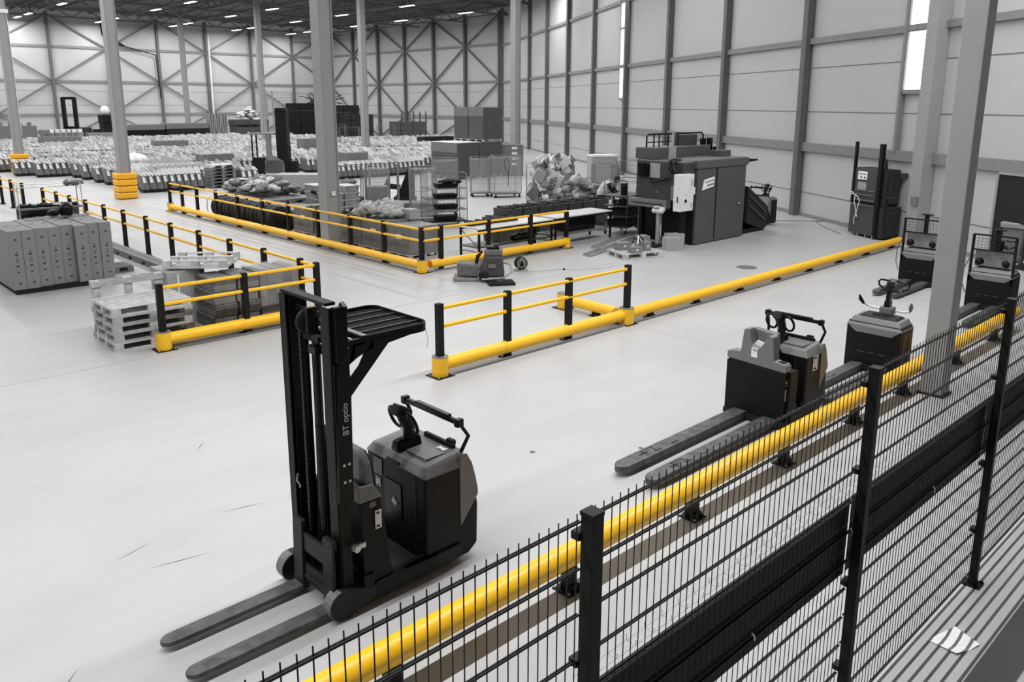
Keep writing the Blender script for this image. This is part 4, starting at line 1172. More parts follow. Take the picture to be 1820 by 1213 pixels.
# the overflowing cage of folded boxes
roll_cage('roll cage overflowing with folded boxes, centre of the hall', (23.9, 23.1, 0), R(-43), 1.9, 1.0, 1.62, 3, nb=12)
rg = random.Random(21); pm = [mat('folded_card', .24, .7), mat('white_card', .66, .6), GREY]
for i in range(120):
    lay = i/120.0
    t = thing('folded_box', 'folded flat box in the heap overflowing the big roll cage', 'box',
              Vector((23.9, 23.1, 0)) + Vector((math.cos(R(-43)), math.sin(R(-43)), 0))*rg.uniform(-.8,1.1)*(1-.35*lay) + Vector((-math.sin(R(-43)), math.cos(R(-43)), 0))*rg.uniform(-.4,.4) + Vector((0,0,.45+1.35*lay)), 0, 'folded boxes heaped in the big roll cage')
    t.rotation_euler = (rg.uniform(-.6,.6), rg.uniform(-1.2,1.2), rg.uniform(-1.3,.2))
    w_ = rg.uniform(.1,.2); h_ = rg.uniform(.2,.32); MB().box(-w_,-.035,-h_,w_,.035,h_).build('box_body', pm[rg.choice((0,0,1,1,1,2))], t)
roll_cage('pale open roll cage right of the folded box heap', (26.9, 22.8, 0), R(-35), .9, .7, 1.5, 3, nb=14)
roll_cage('roll cage with clear bags left of the worker, furthest right of the cages', (28.2, 22.4, 0), R(-35), 1.1, .75, 1.55, 3, nb=14)
roll_cage('low roll cage end sticking up behind the dark bins', (21.5, 21.0, 0), R(-35), .7, .6, 1.15, 3, nb=8)
heap('clear_bags', 'clear plastic bags of scraps behind the dark bins', 'plastic bags', (23.2, 20.9, .2), 40, .9, .5, 1.0, .24, [mat('crumpled_film',.5), GREY], 15, R(-35))
t = thing('carton_stack', 'wrapped white-topped pallet load far right behind the cages', 'pallet load', (28.9, 24.6, 0), R(-35))
MB().box(-.6,-.5,.1,.6,.5,1.65).build('wrapped_load', mat('pale_card',.34), t, bevel=.03); MB().box(-.62,-.52,1.65,.62,.52,1.72).build('white_top', WHITE, t)
# flat cardboard and black stand on a pallet
t = thing('folding_stand', 'tall black triangular stand on the floor behind the grey tray', 'stand', (19.7, 27.2, 0), R(-43))
b = MB(); b.prism([(-.45,.25),(.35,.25),(.35,1.5),(.12,1.5),(-.2,.7)], 'y', -.03, .03); b.box(-.5,-.25,.1,.4,.25,.27); b.prism([(-.9,.75),(-.75,1.05),(-.65,.8),(-.2,.75),(-.3,.55),(-.85,.6)], 'y', -.03, .03)
b.build('stand_plate', BLACKP, t)
t = thing('cardboard_tray', 'flattened grey cardboard tray on a low pallet in the aisle', 'cardboard tray', (18.3, 24.75, 0), R(-43))
b = MB(); b.hexa([(-.75,-.35,.12),(.75,-.35,.12),(.75,.35,.12),(-.75,.35,.12)], [(-.85,-.42,.38),(.95,-.42,.36),(.9,.42,.38),(-.85,.42,.38)]); b.build('tray_body', GBOX, t)
b = MB()
for x in (-.7,0,.7): b.box(x-.06,-.4,0,x+.06,.4,.12)
b.build('skid', WOOD, t)

# ------------------------------------------------------------------ octabins
def bin_(label, x0, x1, y0, y1, z, h):
    t = thing('cardboard_bin', label, 'cardboard bin', ((x0+x1)/2, (y0+y1)/2, z)); a, c = (x1-x0)/2, (y1-y0)/2
    MB().box(-a+.01,-c+.01,.13,a-.01,c-.01,h).build('bin_body', CARDD, t, bevel=.015)
    b = MB(); b.box(-a+.002,-c+.002,h*.74,-a+.012,c-.002,h-.01); b.build('light_flap', mat('flap_grey', .15, .7), t)
    b = MB()
    for yy in (-c+.06, 0, c-.06):
        b.box(-a,yy-.05,0,a,yy+.05,.025)
        for xx in (-a+.07, 0, a-.07): b.box(xx-.07,yy-.05,.025,xx+.07,yy+.05,.11)
    b.box(-a,-c,.11,a,c,.13)
    b.build('pallet_base', WOOD, t)
bin_('dark cardboard bin, floor level, left one of the two', 27.9, 29.45, 33.85, 36.1, 0, 1.93)
bin_('dark cardboard bin, floor level, right one of the two', 29.5, 31.15, 33.85, 36.1, 0, 1.93)
bin_('dark cardboard bin stacked on top, nearer one', 29.75, 31.15, 33.85, 35.1, 1.95, 1.85)
bin_('dark cardboard bin stacked on top, further one', 29.75, 31.15, 35.15, 36.35, 1.95, 1.85)
t = thing('cover_sheet', 'pale sheet lying over the lower left cardboard bin', 'sheet', (28.75, 35.0, 1.94)); MB().box(-.85,-1.15,0,.95,1.15,.02).build('sheet', BAGW, t)

# ------------------------------------------------------------------ the sea of nested trolleys with bags
BODY = mat('tote_grey', .15, .55, var=.15, scale=3)
def tote_mesh(b, x, y, rg, detail=True, only=None, lift=0.0):
    """a wheeled bag leaning over its neighbour, its label tag and the rumpled contents"""
    s = -.11 - .04*rg.random(); h = .74+.05*rg.random()+lift
    if only in (None, 'body'):
        b.hexa([(x-.13,y-.3,.15),(x+.15,y-.3,.15),(x+.15,y+.3,.15),(x-.13,y+.3,.15)], [(x-.13+s,y-.34,h),(x+.13+s,y-.34,h),(x+.13+s,y+.3,h),(x-.13+s,y+.3,h)], 0)
        b.box(x-.15,y-.27,.03,x+.17,y+.27,.15,1)
        if detail: b.box(x+.0,y-.29,.08,x+.04,y-.27,.11,2)
    if only in (None, 'label'):
        k = s/(h-.15)
        f = lambda z: x-.13+k*(z-.15)
        z0, z1 = h-.30, h-.03
        b.hexa([(f(z0)+.04,y-.335,z0),(f(z0)+.18,y-.335,z0),(f(z0)+.18,y-.31,z0),(f(z0)+.04,y-.31,z0)], [(f(z1)+.06,y-.345,z1),(f(z1)+.16,y-.345,z1),(f(z1)+.16,y-.31,z1),(f(z1)+.06,y-.31,z1)], 2 if only is None else 0)
    if only in (None, 'bag'):
        m = 0 if only else 3
        for q in range(2):
            cx = x+s+.1-.14*q+rg.uniform(-.02,.02); cz = h-.02+.03*rg.random(); L = .16+.12*rg.random(); a = 1.0+rg.uniform(-.3,.3); th = .045+.03*rg.random()
            dx, dz = -math.cos(a)*L, math.sin(a)*L; w0 = .2+.12*rg.random(); o = rg.uniform(-.06,.06)
            b.hexa([(cx,y-w0+o,cz),(cx+th*1.4,y-w0+o,cz),(cx+th*1.4,y+w0+o,cz),(cx,y+w0+o,cz)], [(cx+dx,y-w0*.7+o,cz+dz),(cx+dx+th,y-w0*.75+o,cz+dz-.02),(cx+dx+th,y+w0*.8+o,cz+dz-.03),(cx+dx,y+w0*.7+o,cz+dz)], m + ((0, 0, 0, 1, 2, 1)[rg.randint(0,5)] if not only else 0))
        if rg.random() < .5: b.blob((x+s*.9, y+rg.uniform(-.12,.12), h), (.13,.22,.05+.05*rg.random()), rg.randint(0,9999), 6, .35, m + (rg.randint(0,1) if not only else 0), False)
protos = []
for v in range(4):
    rg = random.Random(v+70)
    t = thing('bag_trolley', 'grey wheeled bag with a white label tag, nested in the long rows', 'bag trolley', (0,0,0), 0, 'wheeled bags nested in rows')
    st = rg.getstate(); b = MB(); tote_mesh(b, 0, 0, rg, only='body'); b.build('bag_body', [BODY, BLACK, GREY], t)
    rg.setstate(st); b = MB(); tote_mesh(b, 0, 0, rg, only='label'); b.build('label_tag', PAPER, t)
    rg.setstate(st); b = MB(); tote_mesh(b, 0, 0, rg, only='bag'); b.build('contents', [BAGW, BAGG, BAGW, PAPER][v], t)
    protos.append([t, False])
def wall_x(y): # x of the right wall's face at this y
    return RP.x + (y-RP.y)/RD.y*RD.x
KEEP = [(19.4,44.8,1.3,.95),(29.5,52.0,1.2,.95),(23.5,62.0,1.6,.95),(41.5,49.0,1.3,.95),(43.0,55.0,2.0,.95),(25.0,39.5,1.1,.95),(15.6,46.2,1.0,.8),(16.9,38.6,.9,.8),(40.5,66.5,1.2,1.2),(43.2,62.5,1.2,1.2),(36.8,58.5,1.2,1.2),(12,54.4,.9,.9),
        (18.5,88,3.6,1.4),(14,84,3.2,1.4),(19.5,75,2,1.2)]
spots = []
rg = random.Random(11)
y = 38.55; row = 0
while y < 90.5:
    xs = 13.3 if y < 49 else 11.2
    if abs(y-49.9) < 1.0: xs = 11.9
    if 54 < y: xs = 10.0
    xe = min(wall_x(y)-5.2, 57.0)
    if y > 60: xe = min(xe, 52.5)
    if y < 40: xe = 31.5
    elif y < 45: xe = min(xe, 38.5)
    x = xs
    while x < xe:
        gap = (20.2 < x < 24.3 and 40.0 < y < 45) or (27.6 < x < 31.3 and 33 < y < 37)
        for cx, cy in ((11.9,54.4),(34.6,52.8),(34.6,69.0),(34.6,85.8),(34.6,36.4)):
            if abs(x-cx) < .8 and abs(y-cy) < .85: gap = True
        if 15.9 < x < 17.9 and y < 40: gap = True
        if 18.9 < x < 22.6 and y < 42.0: gap = True
        for cx, cy, hw, hd in KEEP:
            if abs(x-cx) < hw and abs(y-cy) < hd: gap = True
        if y > 82.5: gap = True
        if x > 42.2 and y > 64.5: gap = True
        if not gap: spots.append((x, y, row))
        x += .315 + (.9 if rg.random() < .006 else 0)
    y += 1.62 + (.5 if row % 5 == 4 else 0); row += 1
spots.sort(key=lambda p: math.hypot(p[0], p[1]) + (6 if p[0] > 20 else 0))
near = sorted(spots[:300], key=lambda p: (p[2], p[0])); cnt = {}; LAB = {}
for x, y, r in near:
    cnt[r] = cnt.get(r, 0) + 1
    LAB[(x, y)] = 'grey wheeled bag with white tag, row %s from the front, %s bag from the left' % (ordinal(r+1), ordinal(cnt[r]))
for i, (x, y, r) in enumerate(spots[:300]):
    k = (i*7+int(x*3)) % 4
    P = protos[k]
    if not P[1]: P[0].location = (x, y, 0); P[1] = True; P[0]['label'] = LAB[(x, y)]
    else: dup(P[0], (x, y, 0), 0, LAB[(x, y)])
b = MB(); rg = random.Random(99)
for x, y, r in spots[300:]: tote_mesh(b, x, y, rg, False, None, .05*math.sin(y*5.1)+.04*math.sin(y*2.3+x*.4))
o = b.build('bag_trolley_rows', [BODY, BLACK, PAPER, BAGW, BAGG, WHITE, DARK]); tag(o, 'dense rows of wheeled grey bags with rumpled white contents filling the far hall', 'bag trolleys', kind='stuff')
# pallets standing among the bags
t = thing('pallet_stack', 'dark stack of pallets standing among the front bag row', 'pallet stack', (16.9, 38.6, 0))
for L in range(7):
    b = MB(); z = .16*L
    b.box(-.6,-.4,z+.11,.6,.4,z+.145)
    for x in (-.55,0,.55): b.box(x-.06,-.4,z,x+.06,.4,z+.11)
    b.build('pallet', WOODD if L < 6 else BAGG, t)
t = thing('film_bundle', 'big white wrapped bundle lying among the bags', 'bundle', (15.6, 46.2, .8)); MB().blob((0,0,.2),(.7,.5,.35),4,10,.15).build('bundle', BAGW, t)
for i, (x, y, s, h, c_) in enumerate(((19.4, 44.8, .9, 1.25, GBOX), (29.5, 52.0, .8, 1.6, GREY), (23.5, 62.0, 1.2, 1.3, CG), (41.5, 49.0, .9, 1.5, DARK), (43.0, 55.0, 1.6, 1.3, DARK), (25.0, 39.5, .7, 1.35, GREY))):
    t = thing('goods_box', ['grey box among the bags left of the far lift truck', 'grey box beyond the bags right of the middle column', 'low grey box deep in the bag rows', 'dark box among the bags by the right wall', 'dark goods at the end of the bag rows by the right wall', 'pale grey box behind the near roll cages'][i], 'box', (x, y, 0))
    MB().box(-s,-.5,.0,s,.5,h).build('box_body', c_, t, bevel=.03)
# large pallet boxes near the front row, right of the middle of the photo
t = thing('bulk_box', 'long pale grey box behind the clear crate stack', 'box', (16.9, 30.6, 0), R(-43)); MB().box(-1.0,-.5,.1,1.0,.5,1.15).build('box_body', mat('pale_card',.34), t, bevel=.02)
t = thing('sign_stand', 'grey pillar box with white stickers in front of the far grey column', 'box', (31.9, 34.0, 0), R(-43))
MB().box(-.75,-.3,.0,.75,.3,1.75).build('box_body', GBOX, t, bevel=.02)
b = MB()
for z in (.6,.9,1.2,1.5): b.box(.1,-.31,z,.4,-.3,z+.12)
b.build('white_sticker', PAPER, t)

# ------------------------------------------------------------------ far lift truck in the bag rows
t = thing('lift_truck', 'lift truck with tall black mast in the bag rows, left of the middle column', 'forklift', (21.75, 42.6, 0), R(-43))
b = MB(); b.box(.35,-.35,.3,.95,.35,3.7); b.build('mast', BLACK, t, bevel=.02)
b = MB(); b.box(.38,-.4,3.6,.92,.4,3.75); b.box(1.0,-.05,.4,1.04,.05,1.7); b.build('mast_head', BLACKP, t)
b = MB(); b.prism([(-.35,.2),(.75,.2),(.75,.7),(.55,.95),(.1,1.2),(.05,1.6),(.1,2.3),(-.2,2.3),(-.2,1.2)], 'y', -.45, -.3); b.box(-.3,-.45,.2,.7,.4,.9); b.build('side_panel', mat('truck_grey', .17, .5), t)
b = MB(); b.box(-1.0,-.45,.2,-.3,.45,1.05); b.box(.9,-.3,.2,1.4,.3,.85); b.build('truck_body', BLACK, t, bevel=.03)
b = MB(); b.box(-1.0,-.45,1.05,-.93,-.38,2.3); b.box(-1.0,.38,1.05,-.93,.45,2.3); b.build('cab_post', BLACKP, t)
MB().box(-1.1,-.48,2.3,.3,.48,2.38).build('overhead_guard', GREY, t)
b = MB()
for x in (-.7,.6): b.cyl((x,-.4,.17),(x,.4,.17),.17,16)
b.build('wheel', RUBBER, t)
# a second, far away, at the left wall
t = thing('lift_truck', 'far lift truck with raised open mast before the left wall', 'forklift', (24.2, 88.6, 0), R(-43))
b = MB()
for x in (-.55,.55): b.box(x-.16,-.15,0,x+.16,.15,4.5)
b.box(-.6,-.15,4.3,.6,.15,4.55); b.box(-.6,-.15,1.6,.6,.15,1.75)
b.build('mast', BLACK, t)
b = MB(); b.box(-.9,.1,.2,.9,2.2,1.6); b.build('truck_body', DARK, t, bevel=.05)

# goods along the far left wall
rg = random.Random(31)
FAR = [(22.0,1.6,1.6,CG,'low stacked goods by the far left wall, under the lift truck mast'), (26.0,.42,2.9,BLACK,'black upright panel on the goods row far left'),
       (29.1,2.1,1.95,BLACK,'long black covered container, left of the pair by the far wall'), (33.5,2.1,2.02,DARK,'long dark covered container, right of the pair by the far wall'),
       (36.9,1.0,2.9,GREY,'bundle of upright grey boards by the far left wall'), (40.4,1.9,2.3,CARDD,'dark stacked cartons in front of the far wall corner')]
for x, w, h, m, l in FAR:
    t = thing('stacked_goods', l, 'goods', (x, 84.0, 0))
    if m is GREY:
        b = MB()
        for i in range(9): b.rbox((-.9+.22*i,0,h/2+.05),(.15,.8,h),0,.03*(i % 3-1))
        b.build('board', mat('plank', .26, .7, var=.4, scale=14), t)
    else:
        MB().box(-w,-.7,0,w,.7,h*.72).build('goods_body', m, t, bevel=.05); MB().box(-w-.05,-.75,h*.72,w+.05,.75,h).build('lid', GREY if m in (BLACK, DARK) and w > 2 else m, t, bevel=.05)
for i, (x, y, w, h, m) in enumerate(((22.0, 82.6, 1.4, 1.35, CARD), (25.0, 82.6, 1.2, 1.3, CARD), (18.5, 88.0, 2.4, 1.9, GREY), (14, 84.0, 2.5, 2.1, CG), (39.4, 82.5, 1.2, 1.5, CARDD), (19.5, 75, 1.5, 1.3, CG))):
    t = thing('carton_pile', ['pale cartons below the far lift truck', 'pale cartons right below the black panel', 'mixed goods at the far left', 'dark mixed goods at the left edge far away', 'dark cartons beside the upright boards', 'goods pile left of the far lift truck'][i], 'cartons', (x, y, 0))
    MB().box(-w,-.5,0,w,.5,h).build('carton_body', m, t, bevel=.03)
    b = MB()
    for k in range(6): b.rbox((-w+.3+k*w/3,0,h+.15),(.25,.3,.3),k)
    b.build('top_goods', [BAGW, DARK, GREY][i % 3], t)
t = thing('white_dome', 'white rounded sack on the black panel by the far left wall', 'sack', (26.0, 84.0, 2.9)); MB().blob((0,0,.4),(.42,.4,.45),2,12,.06).build('sack', PAPER, t)
# black piles and racks in front of the back wall
for i, (x, y, w, h, m) in enumerate(((46, 81.0, 2.4, 4.0, BLACK), (46.5, 76.0, 2.2, 3.8, RUBBER), (46, 71.6, 1.6, 2.9, DARK), (50, 68.5, 1.8, 2.2, GUN))):
    t = thing('crate_stack', ['tall black crate stack left of the middle column top, before the back wall', 'tall black crate pile partly hidden by the middle column', 'dark stacked trays right of the middle column, far back', 'dark low goods before the back wall braces'][i], 'crates', (x, y, 0), R(-43))
    b = MB(); n = 5
    for k in range(n):
        for q in range(3): b.box(-w+q*w*.67, -.5, h*k/n+.02, -w+(q+1)*w*.67-.05, .5, h*(k+1)/n)
    b.build('crate', m, t)
t = thing('plant_bundle', 'spiky dark bundles on top of the tall black crates', 'bundle', (46.2, 78.5, 4.05)); b = MB()
for k in range(40): b.beam((rg.uniform(-1.6,1.6),rg.uniform(-2,2),-.1),(rg.uniform(-1.8,1.8),rg.uniform(-2,2),rg.uniform(.4,1.1)),.07,.07)
b.build('stick', DARK, t)
t = thing('ladder_rack', 'tall pale rack ladder in front of the far corner', 'rack', (46.5, 88.5, 0)); b = MB()
for x in (-1.6,-.9,1.6): b.box(x-.06,-.06,0,x+.06,.06,5.4)
for k in range(9): b.box(-1.6,-.04,2.6+.33*k,1.6,.04,2.66+.33*k)
b.build('rack_frame', STEEL, t)
t = thing('hanger_rack', 'rack of pale coiled hooks before the right end of the back wall', 'rack', (52.5, 70.8, 0)); b = MB()
for x in range(5):
    for k in range(6): b.blob((-.9+.45*x, .9-.45*x, 1.2+.33*k), (.1,.1,.13), x*9+k, 6, .3)
b.build('hook', GUN, t)
b = MB()
for x in range(5): b.box(-.93+.45*x,.87-.45*x,0,-.87+.45*x,.93-.45*x,3.2)
b.build('upright', DARK, t)
heap('wrapped_waste', 'heap of white crumpled packaging before the far left wall', 'packaging', (40.4, 84.0, 2.3), 34, .9, .4, 1.3, .28, [PAPER, BAGG], 33)
for i, (x, y) in enumerate(((40.5,66.5),(43.2,62.5),(36.8,58.5))):
    roll_cage(['empty roll cage far back in the bag rows, leftmost of three', 'empty roll cage far back in the bag rows, rightmost of three', 'empty roll cage in the bag rows right of the third column'][i], (x, y, 0), R(-43), 1.6, .7, 2.1, 3, nb=5)
roll_cage('long mesh roll cage by the right wall behind the white heap', (37.0, 30.5, 0), R(58), 1.2, .7, .5, 3, nb=4)
t = thing('floor_box', 'grey steel chest standing against the right wall foot', 'chest', (37.6, 31.5, 0), R(58)); MB().box(-1.0,-.3,0,1.0,.3,.55).build('chest_body', GREY, t, bevel=.02)

# ------------------------------------------------------------------ benches, bins and worker
def bench(label, x0, x1, y0, y1, z):
    t = thing('work_bench', label, 'bench', ((x0+x1)/2, (y0+y1)/2, 0)); a, c = (x1-x0)/2, (y1-y0)/2
    MB().box(-a,-c,z-.035,a,c,z).build('bench_top', mat('bench_white', .62, .35), t, bevel=.004)
    b = MB(); b.box(-a+.02,-c+.02,z-.09,a-.02,-c+.06,z-.035); b.box(-a+.02,c-.06,z-.09,a-.02,c-.02,z-.035); b.build('apron', BLACKP, t)
    MB().box(-a+.04,-c+.1,.28,a-.04,c-.05,.32).build('lower_shelf', GREY, t)
    for sx in (-1, 1):
        for sy in (-1, 1): 
            b = MB(); b.box(sx*(a-.04)-.025, sy*(c-.04)-.025, 0, sx*(a-.04)+.025, sy*(c-.04)+.025, z-.035); b.build('leg', BLACKP, t)
        b = MB(); b.beam((sx*(a-.04),-c+.05,.3),(sx*(a-.04),c-.05,z-.1),.02,.02); b.beam((sx*(a-.04),-c+.05,.18),(sx*(a-.04),c-.05,.18),.02,.02); b.build('end_brace', GREY, t)
    return t
bench('white-topped work bench, nearer left one behind the barrier leg', 13.7, 16.5, 15.78, 16.6, .82)
bench('white-topped work bench, right one reaching towards the trolley', 16.6, 19.1, 15.8, 16.7, .84)
t = thing('black_cloth', 'crumpled black cloth on the shelf of the nearer work bench', 'cloth', (15.6, 16.1, .33)); b = MB()
for i in range(5): b.blob((-.3+.15*i,0,.07),(.16,.2,.08),i,8,.4)
b.build('cloth', BLACK, t)
t = thing('storage_bin', 'black tub under the right work bench', 'bin', (18.0, 16.3, .33)); MB().box(-.6,-.25,0,.6,.3,.38).build('tub', BLACKP, t, bevel=.02)
t = thing('carton', 'grey carton under the nearer work bench', 'box', (14.9, 16.25, .33)); MB().box(-.2,-.2,0,.2,.2,.36).build('carton_body', GBOX, t, bevel=.01)
BINM = mat('bin_grey', .055, .5, var=.15)
def tub(h):
    t = thing('storage_bin', 'dark grey bin with black straps in the row behind the work benches', 'bin', (0,0,0), 0, 'dark bins in a row behind the benches')
    b = MB(); b.hexa([(-.26,-.3,0),(.26,-.3,0),(.26,.3,0),(-.26,.3,0)], [(-.3,-.34,h),(.3,-.34,h),(.3,.34,h),(-.3,.34,h)]); b.build('bin_body', BINM, t, bevel=.015)
    b = MB(); rg = random.Random(3)
    for i in range(8): b.rbox((-.24+.07*i,rg.uniform(-.1,.1),h+.02+.02*(i % 2)),(.05,.5,.03),rg.uniform(-.4,.4),rg.uniform(-.3,.3))
    b.build('black_strap', BLACK, t); return t
b0 = tub(.9)
for i in range(7):
    p = (16.85+.655*i, 18.05-.02*i, 0)
    lb = 'dark grey bin with black straps behind the benches, %s from the left' % ordinal(i+2)
    if i == 0: b0.location = p; b0['label'] = lb
    else: dup(b0, p, .02*(i % 3), lb)
lo = dup(b0, (16.1, 17.75, -.0), .1, 'low dark bin at the left end of the bin row'); lo.scale = (.9,1,.8); del lo['group']
for i in range(6):
    t = thing('black_block', 'small black block on the nearer bench, %s from the left' % ordinal(i+1), 'block', (13.95+.3*i, 16.4, .822), .1, 'black blocks lined up on the nearer bench')
    MB().prism([(-.13,0),(.13,0),(.13,.1),(.0,.14),(-.13,.05)], 'y', -.12, .12).build('block_body', BLACKP, t)

VEST = mat('hivis_vest', .55, .6, var=.25, scale=9)
HAIR = mat('dark_hair', .02, .7)
def limb(b, pts, rs, mi=0): b.tube(pts, rs, 10, mi)
def person(label, loc, rz, legs=True):
    t = thing('person', label, 'person', loc, rz)
    b = MB()
    # x is the direction the person faces; bent forward at the waist
    b.tube([(.0,0,.86),(.02,0,1.0),(.12,0,1.16),(.26,0,1.30),(.36,0,1.36),(.43,0,1.39),(.48,0,1.42)], [.14,.155,.165,.17,.13,.06,.05], 14)
    for s in (-1, 1):
        if legs: b.tube([(-.0,s*.09,.9),(.02,s*.11,.50),(-.04,s*.12,.10),(-.03,s*.12,.05)], [.105,.075,.055,.05], 10)
        b.tube([(.30,s*.17,1.33),(.38,s*.22,1.15),(.46,s*.2,1.05),(.60,s*.14,1.0),(.68,s*.12,.99)], [.065,.05,.045,.035,.03], 9)
    body = b.build('body', SKIN, t)
    b = MB(); b.blob((.56,0,1.45),(.10,.085,.125),5,12,.02); b.blob((.645,0,1.42),(.02,.015,.02),2,6,.02); b.build('head', SKIN, body)
    b = MB(); b.blob((.54,0,1.475),(.115,.10,.125),6,12,.06); b.build('hair', HAIR, t)
    b = MB(); b.tube([(.0,0,.87),(.02,0,1.0),(.12,0,1.165),(.26,0,1.305),(.345,0,1.355)], [.165,.175,.185,.19,.15], 14); b.build('vest', VEST, t)
    b = MB()
    for s in (-1, 1): b.tube([(.30,s*.165,1.33),(.38,s*.22,1.15),(.46,s*.2,1.05),(.58,s*.15,1.01)], [.082,.062,.055,.045], 10)
    b.build('sleeve', BLACK, t)
    b = MB()
    for s in (-1, 1):
        b.blob((.72,s*.11,.985),(.05,.035,.02),3,8,.02)
        for f in range(4): b.tube([(.745,s*(.085+.018*f),.985),(.78,s*(.085+.018*f),.978),(.80,s*(.085+.018*f),.963)], [.009,.008,.007], 6)
        b.tube([(.71,s*.08,.985),(.735,s*.06,.975),(.75,s*.055,.965)], [.011,.009,.008], 6)
    b.build('hand', SKIN, body)
    if legs:
        b = MB()
        for s in (-1, 1): b.tube([(-.0,s*.085,.93),(.02,s*.11,.50),(-.04,s*.12,.10)], [.13,.095,.075], 10)
        b.build('trousers', BLACK, t)
        b = MB()
        for s in (-1, 1): b.blob((.03,s*.12,.045),(.14,.05,.05),4,10,.05)
        b.build('shoe', RUBBER, t)
    return t
person('dark-haired person in a pale vest bending over the trolley, left of the two', (21.55, 18.35, 0), R(-62))
person('person in a pale vest half hidden behind the trolley, right of the two', (22.3, 17.4, 0), R(-90))
t = shelf_trolley('tall dark shelf trolley on big casters in front of the bending person', (20.15, 16.2, 0), R(12), 1.2, .8, 1.7, (.25,.58,.9,1.2), GUN)
t2 = thing('black_container', 'black canister on the upper shelf of the dark trolley', 'container', (20.0, 16.1, 1.22)); b = MB(); b.cyl((0,0,0),(0,0,.36),.11,16); b.build('can', BLACKP, t2); b = MB(); b.cyl((0,0,.36),(0,0,.41),.05,12); b.build('cap', WHITE, t2)
heap('parts_pile', 'mixed dark parts heaped on the trolley shelves', 'parts', (20.15, 16.2, .92), 16, .35, .25, .1, .1, [DARK, GREY], 41, R(12))
for i in range(2):
    t = thing('crate', ['black crate on the lowest shelf of the dark trolley','black crate on the middle shelf of the dark trolley'][i], 'crate', (20.15, 16.2, (.27,.6)[i]), R(12)); MB().box(-.45,-.35,0,.45,.35,.2).build('crate_body', BLACKP, t)
t = thing('steel_table', 'low steel roller table between the person and the press', 'table', (21.9, 16.0, 0), R(-20)); b = MB()
b.box(-.9,-.35,.92,.9,.35,.97); b.build('table_top', GUN, t); b = MB()
for x in (-.8,.8):
    for y in (-.3,.3): b.box(x-.03,y-.03,0,x+.03,y+.03,.92)
b.build('leg', GUN, t)
t = thing('folded_cloth', 'grey folded cloth on the low steel table', 'cloth', (21.9, 16.0, .97)); b = MB(); b.blob((0,0,.05),(.25,.2,.06),3,10,.2); b.build('cloth', GREY, t)

# ------------------------------------------------------------------ big press
t = thing('waste_press', 'large dark grey waste press with an angled white maker plate on its side', 'press machine', (19.7, 13.25, 0))
b = MB(); b.box(.05,.0,.02,2.62,2.1,2.2); b.build('press_body', MACH, t, bevel=.02)
b = MB(); b.box(-.02,-.03,2.2,2.7,2.1,2.42); b.build('top_beam', mat('machine_mid', .09, .45), t, bevel=.015)
MB().box(-.02,0,2.42,2.66,2.08,2.435).build('top_plate', GREY, t)
b = MB(); b.box(-.55,.08,1.30,.06,1.72,2.38); b.build('front_head', mat('machine_front', .045, .45), t, bevel=.015)
MB().box(-.56,.08,2.38,.1,1.73,2.42).build('head_top', GREY, t)
b = MB(); b.box(.02,.08,.02,.06,2.0,1.28); b.build('dark_opening', BLACK, t)
b = MB(); b.box(-.5,.12,.02,-.25,.2,1.3); b.box(-.45,1.55,.02,-.28,1.65,1.3); b.build('support_post', BLACK, t)
MB().box(-.75,.48,1.08,-.5,1.85,1.31).build('side_chute', GREY, t, bevel=.02)
MB().box(-.765,.6,1.18,-.75,1.7,1.20).build('slot', BLACK, t)
b = MB(); b.box(1.0,-.012,.1,1.04,.01,2.19); b.build('door_seam', BLACK, t)
b = MB(); b.box(2.2,-.04,1.02,2.34,-.02,1.08); b.cyl((2.27,-.06,1.05),(2.27,0,1.05),.03,10); b.build('door_handle', CHROME, t)
b = MB(); b.prism([(.28,1.58),(.82,1.66),(.87,1.94),(.36,1.87)], 'y', -.035, -.005); pl = b.build('maker_plate', PAPER, t)
b = MB(); b.prism([(.50,1.675),(.55,1.682),(.56,1.735),(.51,1.728)], 'y', -.039, -.035); b.prism([(.73,1.705),(.78,1.712),(.79,1.765),(.74,1.758)], 'y', -.039, -.035); b.build('plate_mark', INK, pl)
b = MB(); b.prism([(.56,1.685),(.72,1.706),(.73,1.755),(.57,1.734)], 'y', -.038, -.035); b.build('plate_band', GREY, pl)
text('Strautmann', .098, DARK, pl, frame_m((.61,-.037,1.832), (1,0,.135), (-.135,0,1)), 'lettering')
b = MB(); b.box(-.62,1.25,1.95,-.55,1.6,2.3); b.cyl((-.72,1.42,2.05),(-.55,1.42,2.05),.13,16); b.box(-.66,1.38,2.2,-.55,1.6,2.32); b.build('motor', BLACKG, t)
MB().box(-.575,.86,1.92,-.555,1.22,2.34).build('grey_notice', STEEL, t)
b = MB(); b.tube([(-.57,1.2,1.9),(-.68,1.05,1.8),(-.68,.8,1.85),(-.6,.5,1.95)], .03, 8); b.tube([(-.3,.5,2.44),(-.62,.5,2.42),(-.72,.42,2.25),(-.72,.30,2.12),(-.62,.2,2.1)], .06, 8); b.tube([(-.3,.38,2.44),(-.64,.36,2.4),(-.74,.28,2.22),(-.7,.18,2.1)], .05, 8)
b.build('hydraulic_hose', BLACKG, t)
b = MB(); b.prism([(-.05,1.5),(.05,1.5),(0,1.58)], 'x', -.556, -.551); o = b.build('warning_triangle', GREY, t); o.location = (0,.95,0)
